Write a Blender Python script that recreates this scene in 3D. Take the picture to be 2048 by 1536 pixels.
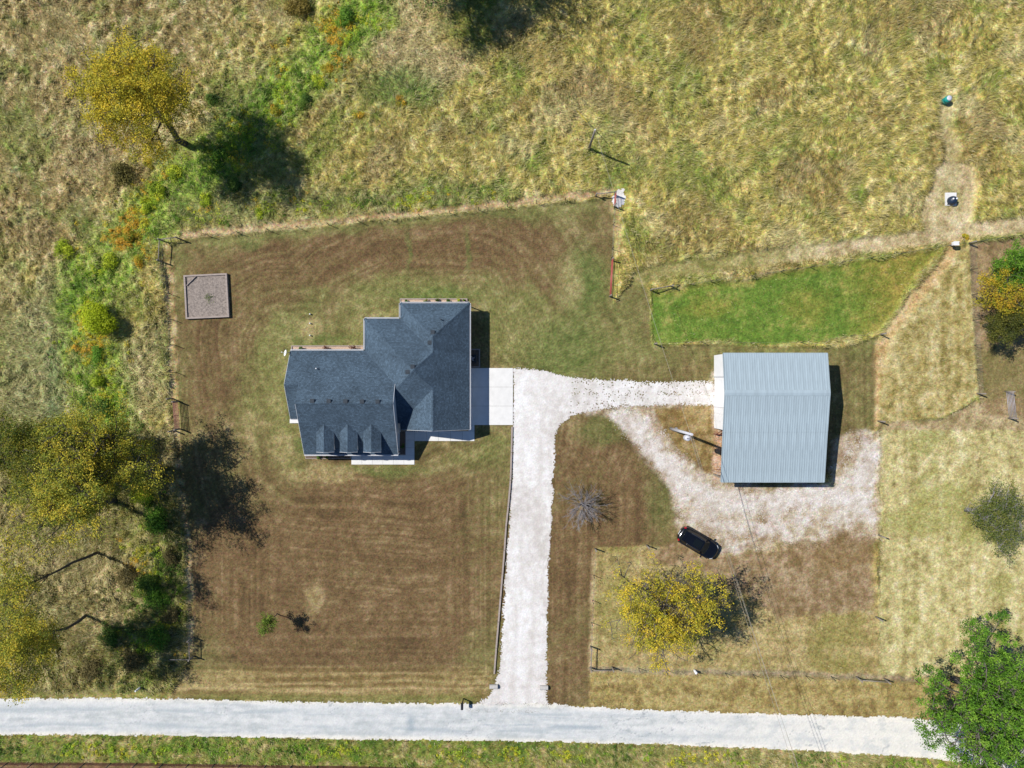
import bpy, bmesh, math, random
import numpy as np
from mathutils import Vector, Matrix, Quaternion

for _o in list(bpy.data.objects):
    bpy.data.objects.remove(_o)
scene = bpy.context.scene
COL = scene.collection
R = math.radians

# ------------------------------------------------------------------ camera, sky, sun, exposure
S = 0.0523                     # metres on the ground per photo pixel
F = 1421.0                     # focal length in photo pixels
H = F * S                      # height of the drone
cam_d = bpy.data.cameras.new('camera')
cam_d.sensor_width = 36.0
cam_d.lens = 36.0 * F / 2048.0
cam_d.clip_end = 5000
cam = bpy.data.objects.new('camera', cam_d)
COL.objects.link(cam)
cam.location = (0, 0, H)
scene.camera = cam

SUN_DIR = Vector((0.741, -0.290, -1.0)).normalized()
SUN_EL = math.asin(-SUN_DIR.z)
world = bpy.data.worlds.new('World')
scene.world = world
world.use_nodes = True
wn = world.node_tree
sky = wn.nodes.new('ShaderNodeTexSky')
sky.sky_type = 'NISHITA'
sky.sun_disc = False
sky.sun_elevation = SUN_EL
sky.sun_rotation = math.atan2(-SUN_DIR.x, -SUN_DIR.y)
sky.ozone_density = 9.0
sky.dust_density = 0.2
wn.links.new(sky.outputs[0], wn.nodes['Background'].inputs[0])
wn.nodes['Background'].inputs[1].default_value = 0.075
sun_d = bpy.data.lights.new('sun', 'SUN')
sun_d.energy = 4.4
sun_d.angle = R(0.53)
sun_d.color = (1.0, 0.965, 0.915)
sun = bpy.data.objects.new('sun', sun_d)
COL.objects.link(sun)
sun.location = (-40, 16, 60)
sun.rotation_euler = SUN_DIR.to_track_quat('-Z', 'Y').to_euler()
scene.view_settings.view_transform = 'Standard'
scene.view_settings.look = 'None'
scene.view_settings.gamma = 1.0
scene.view_settings.exposure = 0.25
scene.render.engine = 'CYCLES'

# ------------------------------------------------------------------ helpers
def G(px, py, z=0.0):
    """photo pixel -> point on the level plane at height z"""
    k = S * (1 - z / H)
    return Vector(((px - 1024) * k, (768 - py) * k, z))

KEXP = 1.25
def lin(c):
    c = c / 255.0
    return c / 12.92 if c <= 0.04045 else ((c + 0.055) / 1.055) ** 2.4
def A(r, g, b, k=1.0):
    return np.array([lin(r), lin(g), lin(b)]) * k / KEXP

def tag(o, label=None, cat=None, group=None, kind=None):
    if label: o['label'] = label
    if cat: o['category'] = cat
    if group: o['group'] = group
    if kind: o['kind'] = kind
    return o

def empty(name, loc=(0, 0, 0), rz=0.0, label=None, cat=None, group=None):
    o = bpy.data.objects.new(name, None)
    COL.objects.link(o)
    o.location = loc
    o.rotation_euler = (0, 0, rz)
    o.empty_display_size = 0.3
    return tag(o, label, cat, group)

def link(name, me, parent=None):
    o = bpy.data.objects.new(name, me)
    COL.objects.link(o)
    if parent is not None:
        o.parent = parent
    return o

class MB:
    """collects shapes; build() links them as one mesh object"""
    def __init__(self):
        self.v = []; self.f = []; self.m = []; self.smooth = []
    def poly(self, pts, mi=0, sm=False):
        b = len(self.v)
        self.v += [tuple(p) for p in pts]
        self.f.append(tuple(range(b, b + len(pts)))); self.m.append(mi); self.smooth.append(sm)
    def box(self, c, size, rz=0.0, mi=0, rot=None):
        hx, hy, hz = size[0] / 2, size[1] / 2, size[2] / 2
        M = rot if rot is not None else Matrix.Rotation(rz, 3, 'Z')
        c = Vector(c); b = len(self.v)
        for sx, sy, sz in ((-1,-1,-1),(1,-1,-1),(1,1,-1),(-1,1,-1),(-1,-1,1),(1,-1,1),(1,1,1),(-1,1,1)):
            self.v.append(tuple(c + M @ Vector((sx*hx, sy*hy, sz*hz))))
        for q in ((3,2,1,0),(4,5,6,7),(0,1,5,4),(1,2,6,5),(2,3,7,6),(3,0,4,7)):
            self.f.append(tuple(b + i for i in q)); self.m.append(mi); self.smooth.append(False)
        return self
    def beam(self, p0, p1, w, h, mi=0):
        p0 = Vector(p0); p1 = Vector(p1); d = p1 - p0
        q = d.to_track_quat('X', 'Z').to_matrix()
        return self.box((p0 + p1) / 2, (d.length, w, h), rot=q, mi=mi)
    def tube(self, pts, radii, n=6, mi=0, caps=True, sm=True):
        pts = [Vector(p) for p in pts]
        if not hasattr(radii, '__len__'): radii = [radii] * len(pts)
        b = len(self.v)
        for i, p in enumerate(pts):
            d = (pts[min(i+1, len(pts)-1)] - pts[max(i-1, 0)])
            if d.length < 1e-9: d = Vector((0, 0, 1))
            d.normalize()
            a = d.orthogonal().normalized() if abs(d.z) > 0.95 else d.cross(Vector((0, 0, 1))).normalized()
            c = d.cross(a)
            for k in range(n):
                t = 2 * math.pi * k / n
                self.v.append(tuple(p + (a * math.cos(t) + c * math.sin(t)) * radii[i]))
        for i in range(len(pts) - 1):
            for k in range(n):
                k2 = (k + 1) % n
                self.f.append((b+i*n+k, b+i*n+k2, b+(i+1)*n+k2, b+(i+1)*n+k)); self.m.append(mi); self.smooth.append(sm)
        if caps:
            self.f.append(tuple(b + k for k in range(n))[::-1]); self.m.append(mi); self.smooth.append(False)
            e = b + (len(pts) - 1) * n
            self.f.append(tuple(e + k for k in range(n))); self.m.append(mi); self.smooth.append(False)
        return self
    def lathe(self, prof, c=(0, 0, 0), n=20, mi=0, sm=True):
        b = len(self.v); c = Vector(c)
        for r, z in prof:
            for k in range(n):
                t = 2 * math.pi * k / n
                self.v.append((c.x + r*math.cos(t), c.y + r*math.sin(t), c.z + z))
        for i in range(len(prof) - 1):
            for k in range(n):
                k2 = (k + 1) % n
                self.f.append((b+i*n+k, b+i*n+k2, b+(i+1)*n+k2, b+(i+1)*n+k)); self.m.append(mi); self.smooth.append(sm)
        self.f.append(tuple(b + k for k in range(n))[::-1]); self.m.append(mi); self.smooth.append(False)
        e = b + (len(prof) - 1) * n
        self.f.append(tuple(e + k for k in range(n))); self.m.append(mi); self.smooth.append(False)
        return self
    def mesh(self, name, mats):
        me = bpy.data.meshes.new(name)
        me.from_pydata(self.v, [], self.f)
        if not isinstance(mats, (list, tuple)): mats = [mats]
        for m in mats: me.materials.append(m)
        me.polygons.foreach_set('material_index', self.m)
        me.polygons.foreach_set('use_smooth', self.smooth)
        me.update()
        return me
    def build(self, name, mats, parent=None):
        return link(name, self.mesh(name, mats), parent)

def slope_uv(me):
    """uv in metres: u along the eave, v up the slope"""
    uv = me.uv_layers.new(name='UVMap')
    for p in me.polygons:
        n = p.normal
        up = Vector((0, 0, 1)) - n * n.z
        if up.length < 1e-4: up = Vector((0, 1, 0))
        up.normalize(); al = up.cross(n)
        for li in p.loop_indices:
            co = me.vertices[me.loops[li].vertex_index].co
            uv.data[li].uv = (co.dot(al), co.dot(up))

def np_mesh(name, V, faces_n, cols, mat, parent=None, smooth=False):
    """V (N,3); faces are consecutive runs of faces_n verts; cols (N,3) linear"""
    n = len(V); nf = n // faces_n
    me = bpy.data.meshes.new(name)
    me.vertices.add(n); me.vertices.foreach_set('co', np.ascontiguousarray(V, dtype=np.float32).ravel())
    me.loops.add(n); me.loops.foreach_set('vertex_index', np.arange(n, dtype=np.int32))
    me.polygons.add(nf)
    me.polygons.foreach_set('loop_start', np.arange(0, n, faces_n, dtype=np.int32))
    me.update(calc_edges=True)
    if cols is not None:
        ca = me.color_attributes.new('Col', 'FLOAT_COLOR', 'POINT')
        c4 = np.ones((n, 4), dtype=np.float32); c4[:, :3] = cols
        ca.data.foreach_set('color', c4.ravel())
    me.materials.append(mat)
    return link(name, me, parent)

def np_quads(name, V, Q, cols, mat, parent=None, smooth=True):
    me = bpy.data.meshes.new(name)
    me.vertices.add(len(V)); me.vertices.foreach_set('co', np.ascontiguousarray(V, dtype=np.float32).ravel())
    nq = len(Q)
    me.loops.add(nq * 4); me.loops.foreach_set('vertex_index', np.ascontiguousarray(Q, dtype=np.int32).ravel())
    me.polygons.add(nq)
    me.polygons.foreach_set('loop_start', np.arange(0, nq * 4, 4, dtype=np.int32))
    me.polygons.foreach_set('use_smooth', np.full(nq, smooth))
    me.update(calc_edges=True)
    if cols is not None:
        ca = me.color_attributes.new('Col', 'FLOAT_COLOR', 'POINT')
        c4 = np.ones((len(V), 4), dtype=np.float32); c4[:, :3] = cols
        ca.data.foreach_set('color', c4.ravel())
    me.materials.append(mat)
    return link(name, me, parent)

# ------------------------------------------------------------------ noise
_rng = np.random.default_rng(7)
_TAB = _rng.random((512, 512)).astype(np.float32)
def vn(x, y, seed=0):
    x = x + seed * 17.31; y = y + seed * 9.77
    xi = np.floor(x).astype(np.int64); yi = np.floor(y).astype(np.int64)
    fx = (x - xi).astype(np.float32); fy = (y - yi).astype(np.float32)
    fx = fx * fx * (3 - 2 * fx); fy = fy * fy * (3 - 2 * fy)
    x0 = xi & 511; x1 = (xi + 1) & 511; y0 = yi & 511; y1 = (yi + 1) & 511
    a = _TAB[y0, x0]; b = _TAB[y0, x1]; c = _TAB[y1, x0]; d = _TAB[y1, x1]
    return (a + (b - a) * fx) * (1 - fy) + (c + (d - c) * fx) * fy
def fbm(x, y, seed=0, oct=4, gain=0.5):
    t = 0; a = 1.0; w = 0
    for o in range(oct):
        ca, sa = math.cos(0.6 + o), math.sin(0.6 + o)
        t = t + a * vn((x*ca - y*sa) * 2.03**o, (x*sa + y*ca) * 2.03**o, seed + o * 3)
        w += a; a *= gain
    return t / w
def sstep(a, b, x):
    t = np.clip((x - a) / (b - a), 0, 1)
    return t * t * (3 - 2 * t)
def sdf_poly(px, py, poly):
    """signed distance (negative inside) to a pixel polygon"""
    d = np.full(px.shape, 1e9, dtype=np.float32); ins = np.zeros(px.shape, dtype=bool)
    n = len(poly)
    for i in range(n):
        ax, ay = poly[i]; bx, by = poly[(i + 1) % n]
        ex, ey = bx - ax, by - ay
        L = ex*ex + ey*ey + 1e-9
        t = np.clip(((px-ax)*ex + (py-ay)*ey) / L, 0, 1)
        dd = (px-ax-t*ex)**2 + (py-ay-t*ey)**2
        d = np.minimum(d, dd)
        if ay != by:
            c = ((ay > py) != (by > py)) & (px < (bx-ax) * (py-ay) / (by-ay) + ax)
            ins ^= c
    d = np.sqrt(d)
    return np.where(ins, -d, d)
def sdf_line(px, py, line):
    d = np.full(px.shape, 1e9, dtype=np.float32)
    for (ax, ay), (bx, by) in zip(line[:-1], line[1:]):
        ex, ey = bx - ax, by - ay
        t = np.clip(((px-ax)*ex + (py-ay)*ey) / (ex*ex + ey*ey + 1e-9), 0, 1)
        d = np.minimum(d, (px-ax-t*ex)**2 + (py-ay-t*ey)**2)
    return np.sqrt(d)

# ------------------------------------------------------------------ materials
MATS = {}
def new_mat(name):
    m = bpy.data.materials.new(name); m.use_nodes = True
    MATS[name] = m
    nt = m.node_tree
    return m, nt, nt.nodes['Principled BSDF']
def mat(name, col, rough=0.7, var=0.12, scale=6.0, metal=0.0, bump=0.0, bscale=40.0, spec=0.5, col2=None, stretch=None):
    """plain procedural material: colour broken up by noise of two sizes"""
    m, nt, bs = new_mat(name)
    tc = nt.nodes.new('ShaderNodeTexCoord'); src = tc.outputs['Object']
    if stretch:
        mp = nt.nodes.new('ShaderNodeMapping'); mp.inputs['Scale'].default_value = stretch
        nt.links.new(src, mp.inputs[0]); src = mp.outputs[0]
    n1 = nt.nodes.new('ShaderNodeTexNoise'); n1.inputs['Scale'].default_value = scale; n1.inputs['Detail'].default_value = 6
    n1.inputs['Roughness'].default_value = 0.65
    nt.links.new(src, n1.inputs['Vector'])
    rp = nt.nodes.new('ShaderNodeValToRGB')
    c = np.array(col[:3]); a = c * (1 - var*1.6); b = np.array(col2) if col2 is not None else c * (1 + var*1.6)
    rp.color_ramp.elements[0].position = 0.3; rp.color_ramp.elements[1].position = 0.7
    rp.color_ramp.elements[0].color = (*a, 1); rp.color_ramp.elements[1].color = (*b, 1)
    nt.links.new(n1.outputs['Fac'], rp.inputs[0]); nt.links.new(rp.outputs[0], bs.inputs['Base Color'])
    bs.inputs['Roughness'].default_value = rough
    bs.inputs['Metallic'].default_value = metal
    bs.inputs['Specular IOR Level'].default_value = spec
    if bump > 0:
        n2 = nt.nodes.new('ShaderNodeTexNoise'); n2.inputs['Scale'].default_value = bscale; n2.inputs['Detail'].default_value = 4
        nt.links.new(src, n2.inputs['Vector'])
        bp = nt.nodes.new('ShaderNodeBump'); bp.inputs['Strength'].default_value = bump; bp.inputs['Distance'].default_value = 0.03
        nt.links.new(n2.outputs['Fac'], bp.inputs['Height']); nt.links.new(bp.outputs[0], bs.inputs['Normal'])
    return m
def mat_ground(name, rough=0.95, var=0.35, s1=7.0, s2=22.0, bump=0.5, bdist=0.06, chroma=1.1):
    """colour attribute broken up by fine noise"""
    m, nt, bs = new_mat(name)
    at = nt.nodes.new('ShaderNodeVertexColor'); at.layer_name = 'Col'
    geo = nt.nodes.new('ShaderNodeNewGeometry')
    n1 = nt.nodes.new('ShaderNodeTexNoise'); n1.inputs['Scale'].default_value = s1; n1.inputs['Detail'].default_value = 5; n1.inputs['Roughness'].default_value = 0.75
    n2 = nt.nodes.new('ShaderNodeTexNoise'); n2.inputs['Scale'].default_value = s2; n2.inputs['Detail'].default_value = 3; n2.inputs['Roughness'].default_value = 0.8
    nt.links.new(geo.outputs['Position'], n1.inputs['Vector']); nt.links.new(geo.outputs['Position'], n2.inputs['Vector'])
    ad = nt.nodes.new('ShaderNodeMath'); ad.operation = 'ADD'
    nt.links.new(n1.outputs['Fac'], ad.inputs[0]); nt.links.new(n2.outputs['Fac'], ad.inputs[1])
    mr = nt.nodes.new('ShaderNodeMapRange')
    mr.inputs['From Min'].default_value = 0.7; mr.inputs['From Max'].default_value = 1.3
    mr.inputs['To Min'].default_value = 1 - var; mr.inputs['To Max'].default_value = 1 + var
    nt.links.new(ad.outputs[0], mr.inputs['Value'])
    mx = nt.nodes.new('ShaderNodeVectorMath'); mx.operation = 'SCALE'
    nt.links.new(at.outputs['Color'], mx.inputs[0]); nt.links.new(mr.outputs[0], mx.inputs['Scale'])
    n3 = nt.nodes.new('ShaderNodeTexNoise'); n3.inputs['Scale'].default_value = 4.6; n3.inputs['Detail'].default_value = 1.5; n3.inputs['Roughness'].default_value = 0.6
    nt.links.new(geo.outputs['Position'], n3.inputs['Vector'])
    ma = nt.nodes.new('ShaderNodeVectorMath'); ma.operation = 'MULTIPLY_ADD'
    ma.inputs[1].default_value = (chroma,)*3; ma.inputs[2].default_value = (1 - chroma*0.5,)*3
    nt.links.new(n3.outputs['Color'], ma.inputs[0])
    mm = nt.nodes.new('ShaderNodeVectorMath'); mm.operation = 'MULTIPLY'
    nt.links.new(mx.outputs[0], mm.inputs[0]); nt.links.new(ma.outputs[0], mm.inputs[1])
    nt.links.new(mm.outputs[0], bs.inputs['Base Color'])
    bs.inputs['Roughness'].default_value = rough
    bs.inputs['Specular IOR Level'].default_value = 0.15
    bp = nt.nodes.new('ShaderNodeBump'); bp.inputs['Strength'].default_value = bump; bp.inputs['Distance'].default_value = bdist
    nt.links.new(ad.outputs[0], bp.inputs['Height']); nt.links.new(bp.outputs[0], bs.inputs['Normal'])
    return m
def mat_leaf(name, trans=0.3, rough=0.6):
    m, nt, bs = new_mat(name)
    at = nt.nodes.new('ShaderNodeVertexColor'); at.layer_name = 'Col'
    geo = nt.nodes.new('ShaderNodeNewGeometry')
    n1 = nt.nodes.new('ShaderNodeTexNoise'); n1.inputs['Scale'].default_value = 3.0; n1.inputs['Detail'].default_value = 3
    nt.links.new(geo.outputs['Position'], n1.inputs['Vector'])
    mr = nt.nodes.new('ShaderNodeMapRange')
    mr.inputs['From Min'].default_value = 0.3; mr.inputs['From Max'].default_value = 0.7
    mr.inputs['To Min'].default_value = 0.85; mr.inputs['To Max'].default_value = 1.15
    nt.links.new(n1.outputs['Fac'], mr.inputs['Value'])
    mx = nt.nodes.new('ShaderNodeVectorMath'); mx.operation = 'SCALE'
    nt.links.new(at.outputs['Color'], mx.inputs[0]); nt.links.new(mr.outputs[0], mx.inputs['Scale'])
    nt.links.new(mx.outputs[0], bs.inputs['Base Color'])
    bs.inputs['Roughness'].default_value = rough; bs.inputs['Specular IOR Level'].default_value = 0.2
    tr = nt.nodes.new('ShaderNodeBsdfTranslucent'); nt.links.new(mx.outputs[0], tr.inputs['Color'])
    ms = nt.nodes.new('ShaderNodeMixShader'); ms.inputs[0].default_value = trans
    nt.links.new(bs.outputs[0], ms.inputs[1]); nt.links.new(tr.outputs[0], ms.inputs[2])
    nt.links.new(ms.outputs[0], nt.nodes['Material Output'].inputs['Surface'])
    return m
def mat_shingle(name, col):
    m, nt, bs = new_mat(name)
    uv = nt.nodes.new('ShaderNodeUVMap'); uv.uv_map = 'UVMap'
    br = nt.nodes.new('ShaderNodeTexBrick')
    br.offset = 0.5; br.inputs['Scale'].default_value = 1.0
    br.inputs['Brick Width'].default_value = 0.20; br.inputs['Row Height'].default_value = 0.145
    br.inputs['Mortar Size'].default_value = 0.008; br.inputs['Mortar Smooth'].default_value = 0.3
    c = np.array(col)
    br.inputs['Color1'].default_value = (*(c * 0.80), 1); br.inputs['Color2'].default_value = (*(c * 1.22), 1)
    br.inputs['Mortar'].default_value = (*(c * 0.45), 1)
    nt.links.new(uv.outputs[0], br.inputs['Vector'])
    n1 = nt.nodes.new('ShaderNodeTexNoise'); n1.inputs['Scale'].default_value = 6.5; n1.inputs['Detail'].default_value = 1; n1.inputs['Roughness'].default_value = 0.5
    geo = nt.nodes.new('ShaderNodeNewGeometry'); nt.links.new(geo.outputs['Position'], n1.inputs['Vector'])
    n3 = nt.nodes.new('ShaderNodeTexNoise'); n3.inputs['Scale'].default_value = 0.5; n3.inputs['Detail'].default_value = 3
    nt.links.new(geo.outputs['Position'], n3.inputs['Vector'])
    ad = nt.nodes.new('ShaderNodeMath'); ad.operation = 'ADD'
    nt.links.new(n1.outputs['Fac'], ad.inputs[0]); nt.links.new(n3.outputs['Fac'], ad.inputs[1])
    mr = nt.nodes.new('ShaderNodeMapRange'); mr.inputs['From Min'].default_value = 0.65; mr.inputs['From Max'].default_value = 1.35
    mr.inputs['To Min'].default_value = 0.66; mr.inputs['To Max'].default_value = 1.34
    nt.links.new(ad.outputs[0], mr.inputs['Value'])
    mx = nt.nodes.new('ShaderNodeVectorMath'); mx.operation = 'SCALE'
    nt.links.new(br.outputs['Color'], mx.inputs[0]); nt.links.new(mr.outputs[0], mx.inputs['Scale'])
    nt.links.new(mx.outputs[0], bs.inputs['Base Color'])
    bs.inputs['Roughness'].default_value = 0.9; bs.inputs['Specular IOR Level'].default_value = 0.25
    bp = nt.nodes.new('ShaderNodeBump'); bp.inputs['Strength'].default_value = 0.5; bp.inputs['Distance'].default_value = 0.012
    nt.links.new(br.outputs['Fac'], bp.inputs['Height']); bp.invert = True
    bp2 = nt.nodes.new('ShaderNodeBump'); bp2.inputs['Strength'].default_value = 0.25; bp2.inputs['Distance'].default_value = 0.015
    nt.links.new(n1.outputs['Fac'], bp2.inputs['Height']); nt.links.new(bp.outputs[0], bp2.inputs['Normal'])
    nt.links.new(bp2.outputs[0], bs.inputs['Normal'])
    return m

M_MEADOW = mat_ground('meadow_grass', var=0.5, s1=2.6, s2=6.0, bump=0.8, bdist=0.10, chroma=1.0)
M_LAWN = mat_ground('mown_grass', var=0.5, s1=3.2, s2=6.5, bump=0.7, bdist=0.04, chroma=0.6)
M_GRAVEL = mat_ground('gravel', var=0.14, s1=9.0, s2=14.0, bump=0.4, bdist=0.03, chroma=0.15)
M_ROAD = mat_ground('chip_seal', var=0.09, s1=8.0, s2=14.0, bump=0.25, bdist=0.02, chroma=0.1)
M_BLADE = mat_leaf('grass_blade', trans=0.25, rough=0.7)
M_LEAF = mat_leaf('leaf', trans=0.3)
M_BARK = mat('bark', A(112, 104, 96), 0.9, 0.25, 5.0, bump=0.6, stretch=(1, 1, 0.3))
M_BARKD = mat('bark_dark', A(84, 78, 70), 0.9, 0.25, 5.0, bump=0.6, stretch=(1, 1, 0.3))
M_BAREBARK = mat('bare_bark', A(158, 153, 154), 0.85, 0.18, 8.0)
M_SHINGLE = mat_shingle('asphalt_shingle', A(80, 98, 113))
M_TRIM = mat('white_trim', A(236, 236, 238), 0.5, 0.03, 3.0)
M_SIDING = mat('white_siding', A(225, 226, 226), 0.6, 0.04, 3.0)
M_CONC = mat('concrete', A(236, 234, 229), 0.85, 0.05, 1.2, bump=0.15, bscale=60)
M_CONCG = mat('concrete_grey', A(200, 196, 190), 0.9, 0.1, 4.0, bump=0.3)
M_TIMBER = mat('weathered_timber', A(172, 158, 148), 0.9, 0.16, 3.0, bump=0.4, stretch=(1, 6, 6))
M_WOOD = mat('grey_wood_post', A(150, 140, 128), 0.9, 0.2, 4.0, bump=0.5)
M_TPOST = mat('steel_post', A(70, 74, 62), 0.7, 0.2, 4.0, metal=0.2)
M_WIRE = mat('galvanised_wire', A(160, 160, 158), 0.5, 0.1, 2.0, metal=0.6)
M_CABLE = mat('power_cable', A(176, 168, 150), 0.6, 0.1, 2.0)
M_REDGATE = mat('red_gate_paint', A(172, 84, 74), 0.6, 0.12, 4.0)
M_FADEDRED = mat('faded_red_paint', A(176, 122, 104), 0.7, 0.15, 4.0)
M_GREYGATE = mat('galvanised_gate', A(176, 172, 178), 0.5, 0.1, 4.0, metal=0.3)
M_SHEDROOF = mat('shed_roof_steel', A(172, 188, 195), 0.5, 0.09, 1.0, spec=0.5, stretch=(2.2, 0.25, 1))
M_SHEDWALL = mat('shed_wall_steel', A(246, 246, 246, 1.12), 0.5, 0.03, 1.0)
M_BLACKPAINT = mat('black_car_paint', (0.004, 0.005, 0.008), 0.14, 0.1, 2.0, spec=0.6)
M_CARGLASS = mat('car_glass', (0.004, 0.007, 0.009), 0.35, 0.05, 2.0, spec=0.35)
M_CHROME = mat('chrome', (0.45, 0.45, 0.46), 0.25, 0.05, 2.0, metal=1.0)
M_TAIL = mat('tail_lamp_red', A(190, 20, 40), 0.3, 0.05, 3.0)
M_HEADL = mat('head_lamp', (0.5, 0.52, 0.55), 0.1, 0.05, 3.0)
M_TYRE = mat('tyre_rubber', (0.012, 0.012, 0.012), 0.85, 0.1, 6.0)
M_BLACK = mat('black_plastic', (0.010, 0.012, 0.016), 0.6, 0.15, 5.0)
M_DKMETAL = mat('dark_metal', A(58, 66, 74), 0.7, 0.15, 5.0, metal=0.0, spec=0.25)
M_RUST = mat('rusty_steel', A(120, 70, 56), 0.85, 0.25, 6.0)
M_WHITE = mat('white_plastic', A(245, 245, 245), 0.5, 0.03, 4.0)
M_TEAL = mat('teal_plastic', A(30, 160, 150), 0.45, 0.08, 4.0)
M_NAVY = mat('dark_blue_plastic', A(34, 50, 72), 0.45, 0.12, 5.0)
M_MULCHR = mat('red_mulch', A(206, 178, 154), 0.95, 0.25, 14.0, bump=0.8, bscale=25)
M_MULCHD = mat('brown_mulch', A(120, 104, 90), 0.95, 0.25, 14.0, bump=0.8, bscale=25)
M_SOIL = mat('planter_soil', A(150, 138, 128), 0.95, 0.3, 6.0, bump=1.0, bscale=14)
M_GLASS = mat('window_glass', (0.02, 0.03, 0.04), 0.05, 0.05, 2.0, spec=0.8)
M_YELLOW = mat('yellow_guy_guard', A(206, 186, 60), 0.5, 0.08, 5.0)
M_TRANSF = mat('transformer_grey', A(214, 214, 220), 0.45, 0.05, 3.0)
M_DOORW = mat('overhead_door_white', A(244, 244, 244, 1.12), 0.5, 0.03, 2.0)

# ------------------------------------------------------------------ the ground: one level sheet, painted by what grows on it
RES = 0.16
gx = np.arange(-58, 58.01, RES); gy = np.arange(-44, 44.01, RES)
X, Y = np.meshgrid(gx, gy); X = X.astype(np.float32); Y = Y.astype(np.float32)
PX = 1024 + X / S; PY = 768 - Y / S
N8 = fbm(X/8, Y/8, 1, 3); N3 = fbm(X/3, Y/3, 2, 3); N1 = fbm(X/1.1, Y/1.1, 3, 3); N05 = fbm(X/0.5, Y/0.5, 4, 2)
WX = (fbm(X/1.6, Y/1.6, 5, 4) - 0.5); WY = (fbm(X/1.6, Y/1.6, 6, 4) - 0.5)
def mk(poly, feather=4.0, warp=14.0):
    return sstep(feather, -feather, sdf_poly(PX + WX*warp, PY + WY*warp, poly))
def mkl(line, half, feather=6.0, warp=16.0):
    return sstep(half + feather, half - feather, sdf_line(PX + WX*warp, PY + WY*warp, line))
def blob(cx, cy, rx, ry=None, warp=30.0, soft=0.5):
    ry = ry or rx
    d = np.sqrt(((PX + WX*warp - cx)/rx)**2 + ((PY + WY*warp - cy)/ry)**2)
    return sstep(1 + soft, 1 - soft, d)
def mixc(a, b, t):
    return a + (b - a) * np.clip(t, 0, 1)[..., None]
def pal(cs, t):
    """palette lookup: cs list of colours, t 0..1"""
    n = len(cs) - 1; t = np.clip(t, 0, 1) * n
    out = np.zeros(t.shape + (3,), dtype=np.float32)
    for i in range(n):
        m = (t >= i) & ((t < i+1) | (i == n-1))
        out[m] = cs[i] + (cs[i+1] - cs[i]) * (t[m] - i)[:, None]
    return out
def cn(n, k=2.4):          # stretch noise contrast about the middle
    return np.clip((n - 0.5) * k + 0.5, 0, 1)

# lumps of lodged tall grass (height field)
wx = X + 0.9*(fbm(X/1.5, Y/1.5, 11, 3) - 0.5); wy = Y + 0.9*(fbm(X/1.5, Y/1.5, 12, 3) - 0.5)
L1 = vn(wx/0.56, wy/0.56, 13); L2 = vn(wx/0.26, wy/0.26, 14); L0 = vn(wx/1.5, wy/1.5, 15)
FLOW = 2*math.pi*fbm(X/5.0, Y/5.0, 21, 2)*1.6 + 1.2
ca, sa = np.cos(FLOW), np.sin(FLOW)
ALONG = vn((X*0.5+Y*0.3)/0.9 + 3*L0, (Y*0.6 - X*0.3)/0.35, 23)
LUMP = np.clip(0.62*L1 + 0.26*L2 + 0.28*L0 - 0.06, 0, 1)

col = pal([A(128,122,62), A(170,158,84), A(192,178,104), A(226,212,152)], cn(0.66*N05 + 0.22*N1 + 0.12*N3, 2.0))
brown = pal([A(122,108,66), A(166,148,96), A(190,172,120), A(228,212,168)], cn(0.6*N05 + 0.25*N1 + 0.15*N3, 2.2))
col = mixc(col, brown, sstep(560, 250, PX + 0.5*(PY-200) + 120*(N8-0.5)) * sstep(620, 420, PY))
# green and straw drifts in the meadow
col = mixc(col, pal([A(104,122,48), A(138,152,70)], N05), sstep(0.50, 0.66, fbm(X/4, Y/4, 31, 5)) * 0.6)
col = mixc(col, pal([A(96,120,44), A(130,150,62)], N05), sstep(0.60, 0.72, fbm(X/1.2, Y/1.2, 32, 3)) * 0.6)
col = mixc(col, pal([A(170,156,104), A(208,196,150)], N05), sstep(0.57, 0.72, fbm(X/4, Y/4, 33, 4)) * 0.6)
col = mixc(col, pal([A(124,104,62), A(152,126,80)], N05), sstep(0.56, 0.70, fbm(X/5, Y/5, 35, 4)) * 0.5)
# pale grass below the top tree and down the west slope
col = mixc(col, pal([A(168,152,108), A(214,198,156)], N05), np.maximum(blob(800, 70, 80, 90), blob(870, 130, 80, 40))*0.75)
col = mixc(col, pal([A(120,128,82), A(178,176,128)], N05), mk([(0,640),(120,560),(180,640),(170,860),(0,870)], 50, 60)*0.75)
col = mixc(col, pal([A(142,136,96), A(196,182,138)], cn(N05)), mk([(240,690),(325,640),(345,830),(230,850)], 25, 40)*0.6)
# the ditch: green sedge and weeds
DITCH = [(740,20),(640,120),(540,220),(440,320),(340,400),(260,480),(180,560),(170,640),(195,740),(205,840),(240,940),(300,1040),(320,1160),(300,1290),(270,1360)]
d_g = mkl(DITCH, 54, 30, 60)
col = mixc(col, pal([A(84,118,36), A(124,158,54), A(158,180,76), A(186,190,112)], cn(0.6*N05 + 0.4*N1)), d_g*0.9)
d_n = mkl([(360,430),(560,400),(760,400),(1000,380)], 22, 22, 40)
col = mixc(col, pal([A(96,116,56), A(126,140,76), A(158,160,104)], cn(N05)), d_n*0.75)
col = mixc(col, pal([A(78,110,50), A(116,138,66)], cn(N05)), np.maximum(blob(810,180,75,40), blob(500,250,70,60))*0.8)
col = mixc(col, pal([A(92,120,76), A(128,150,98)], cn(N05)), mkl([(112,700),(108,860)], 14, 14, 20)*0.6)
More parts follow.
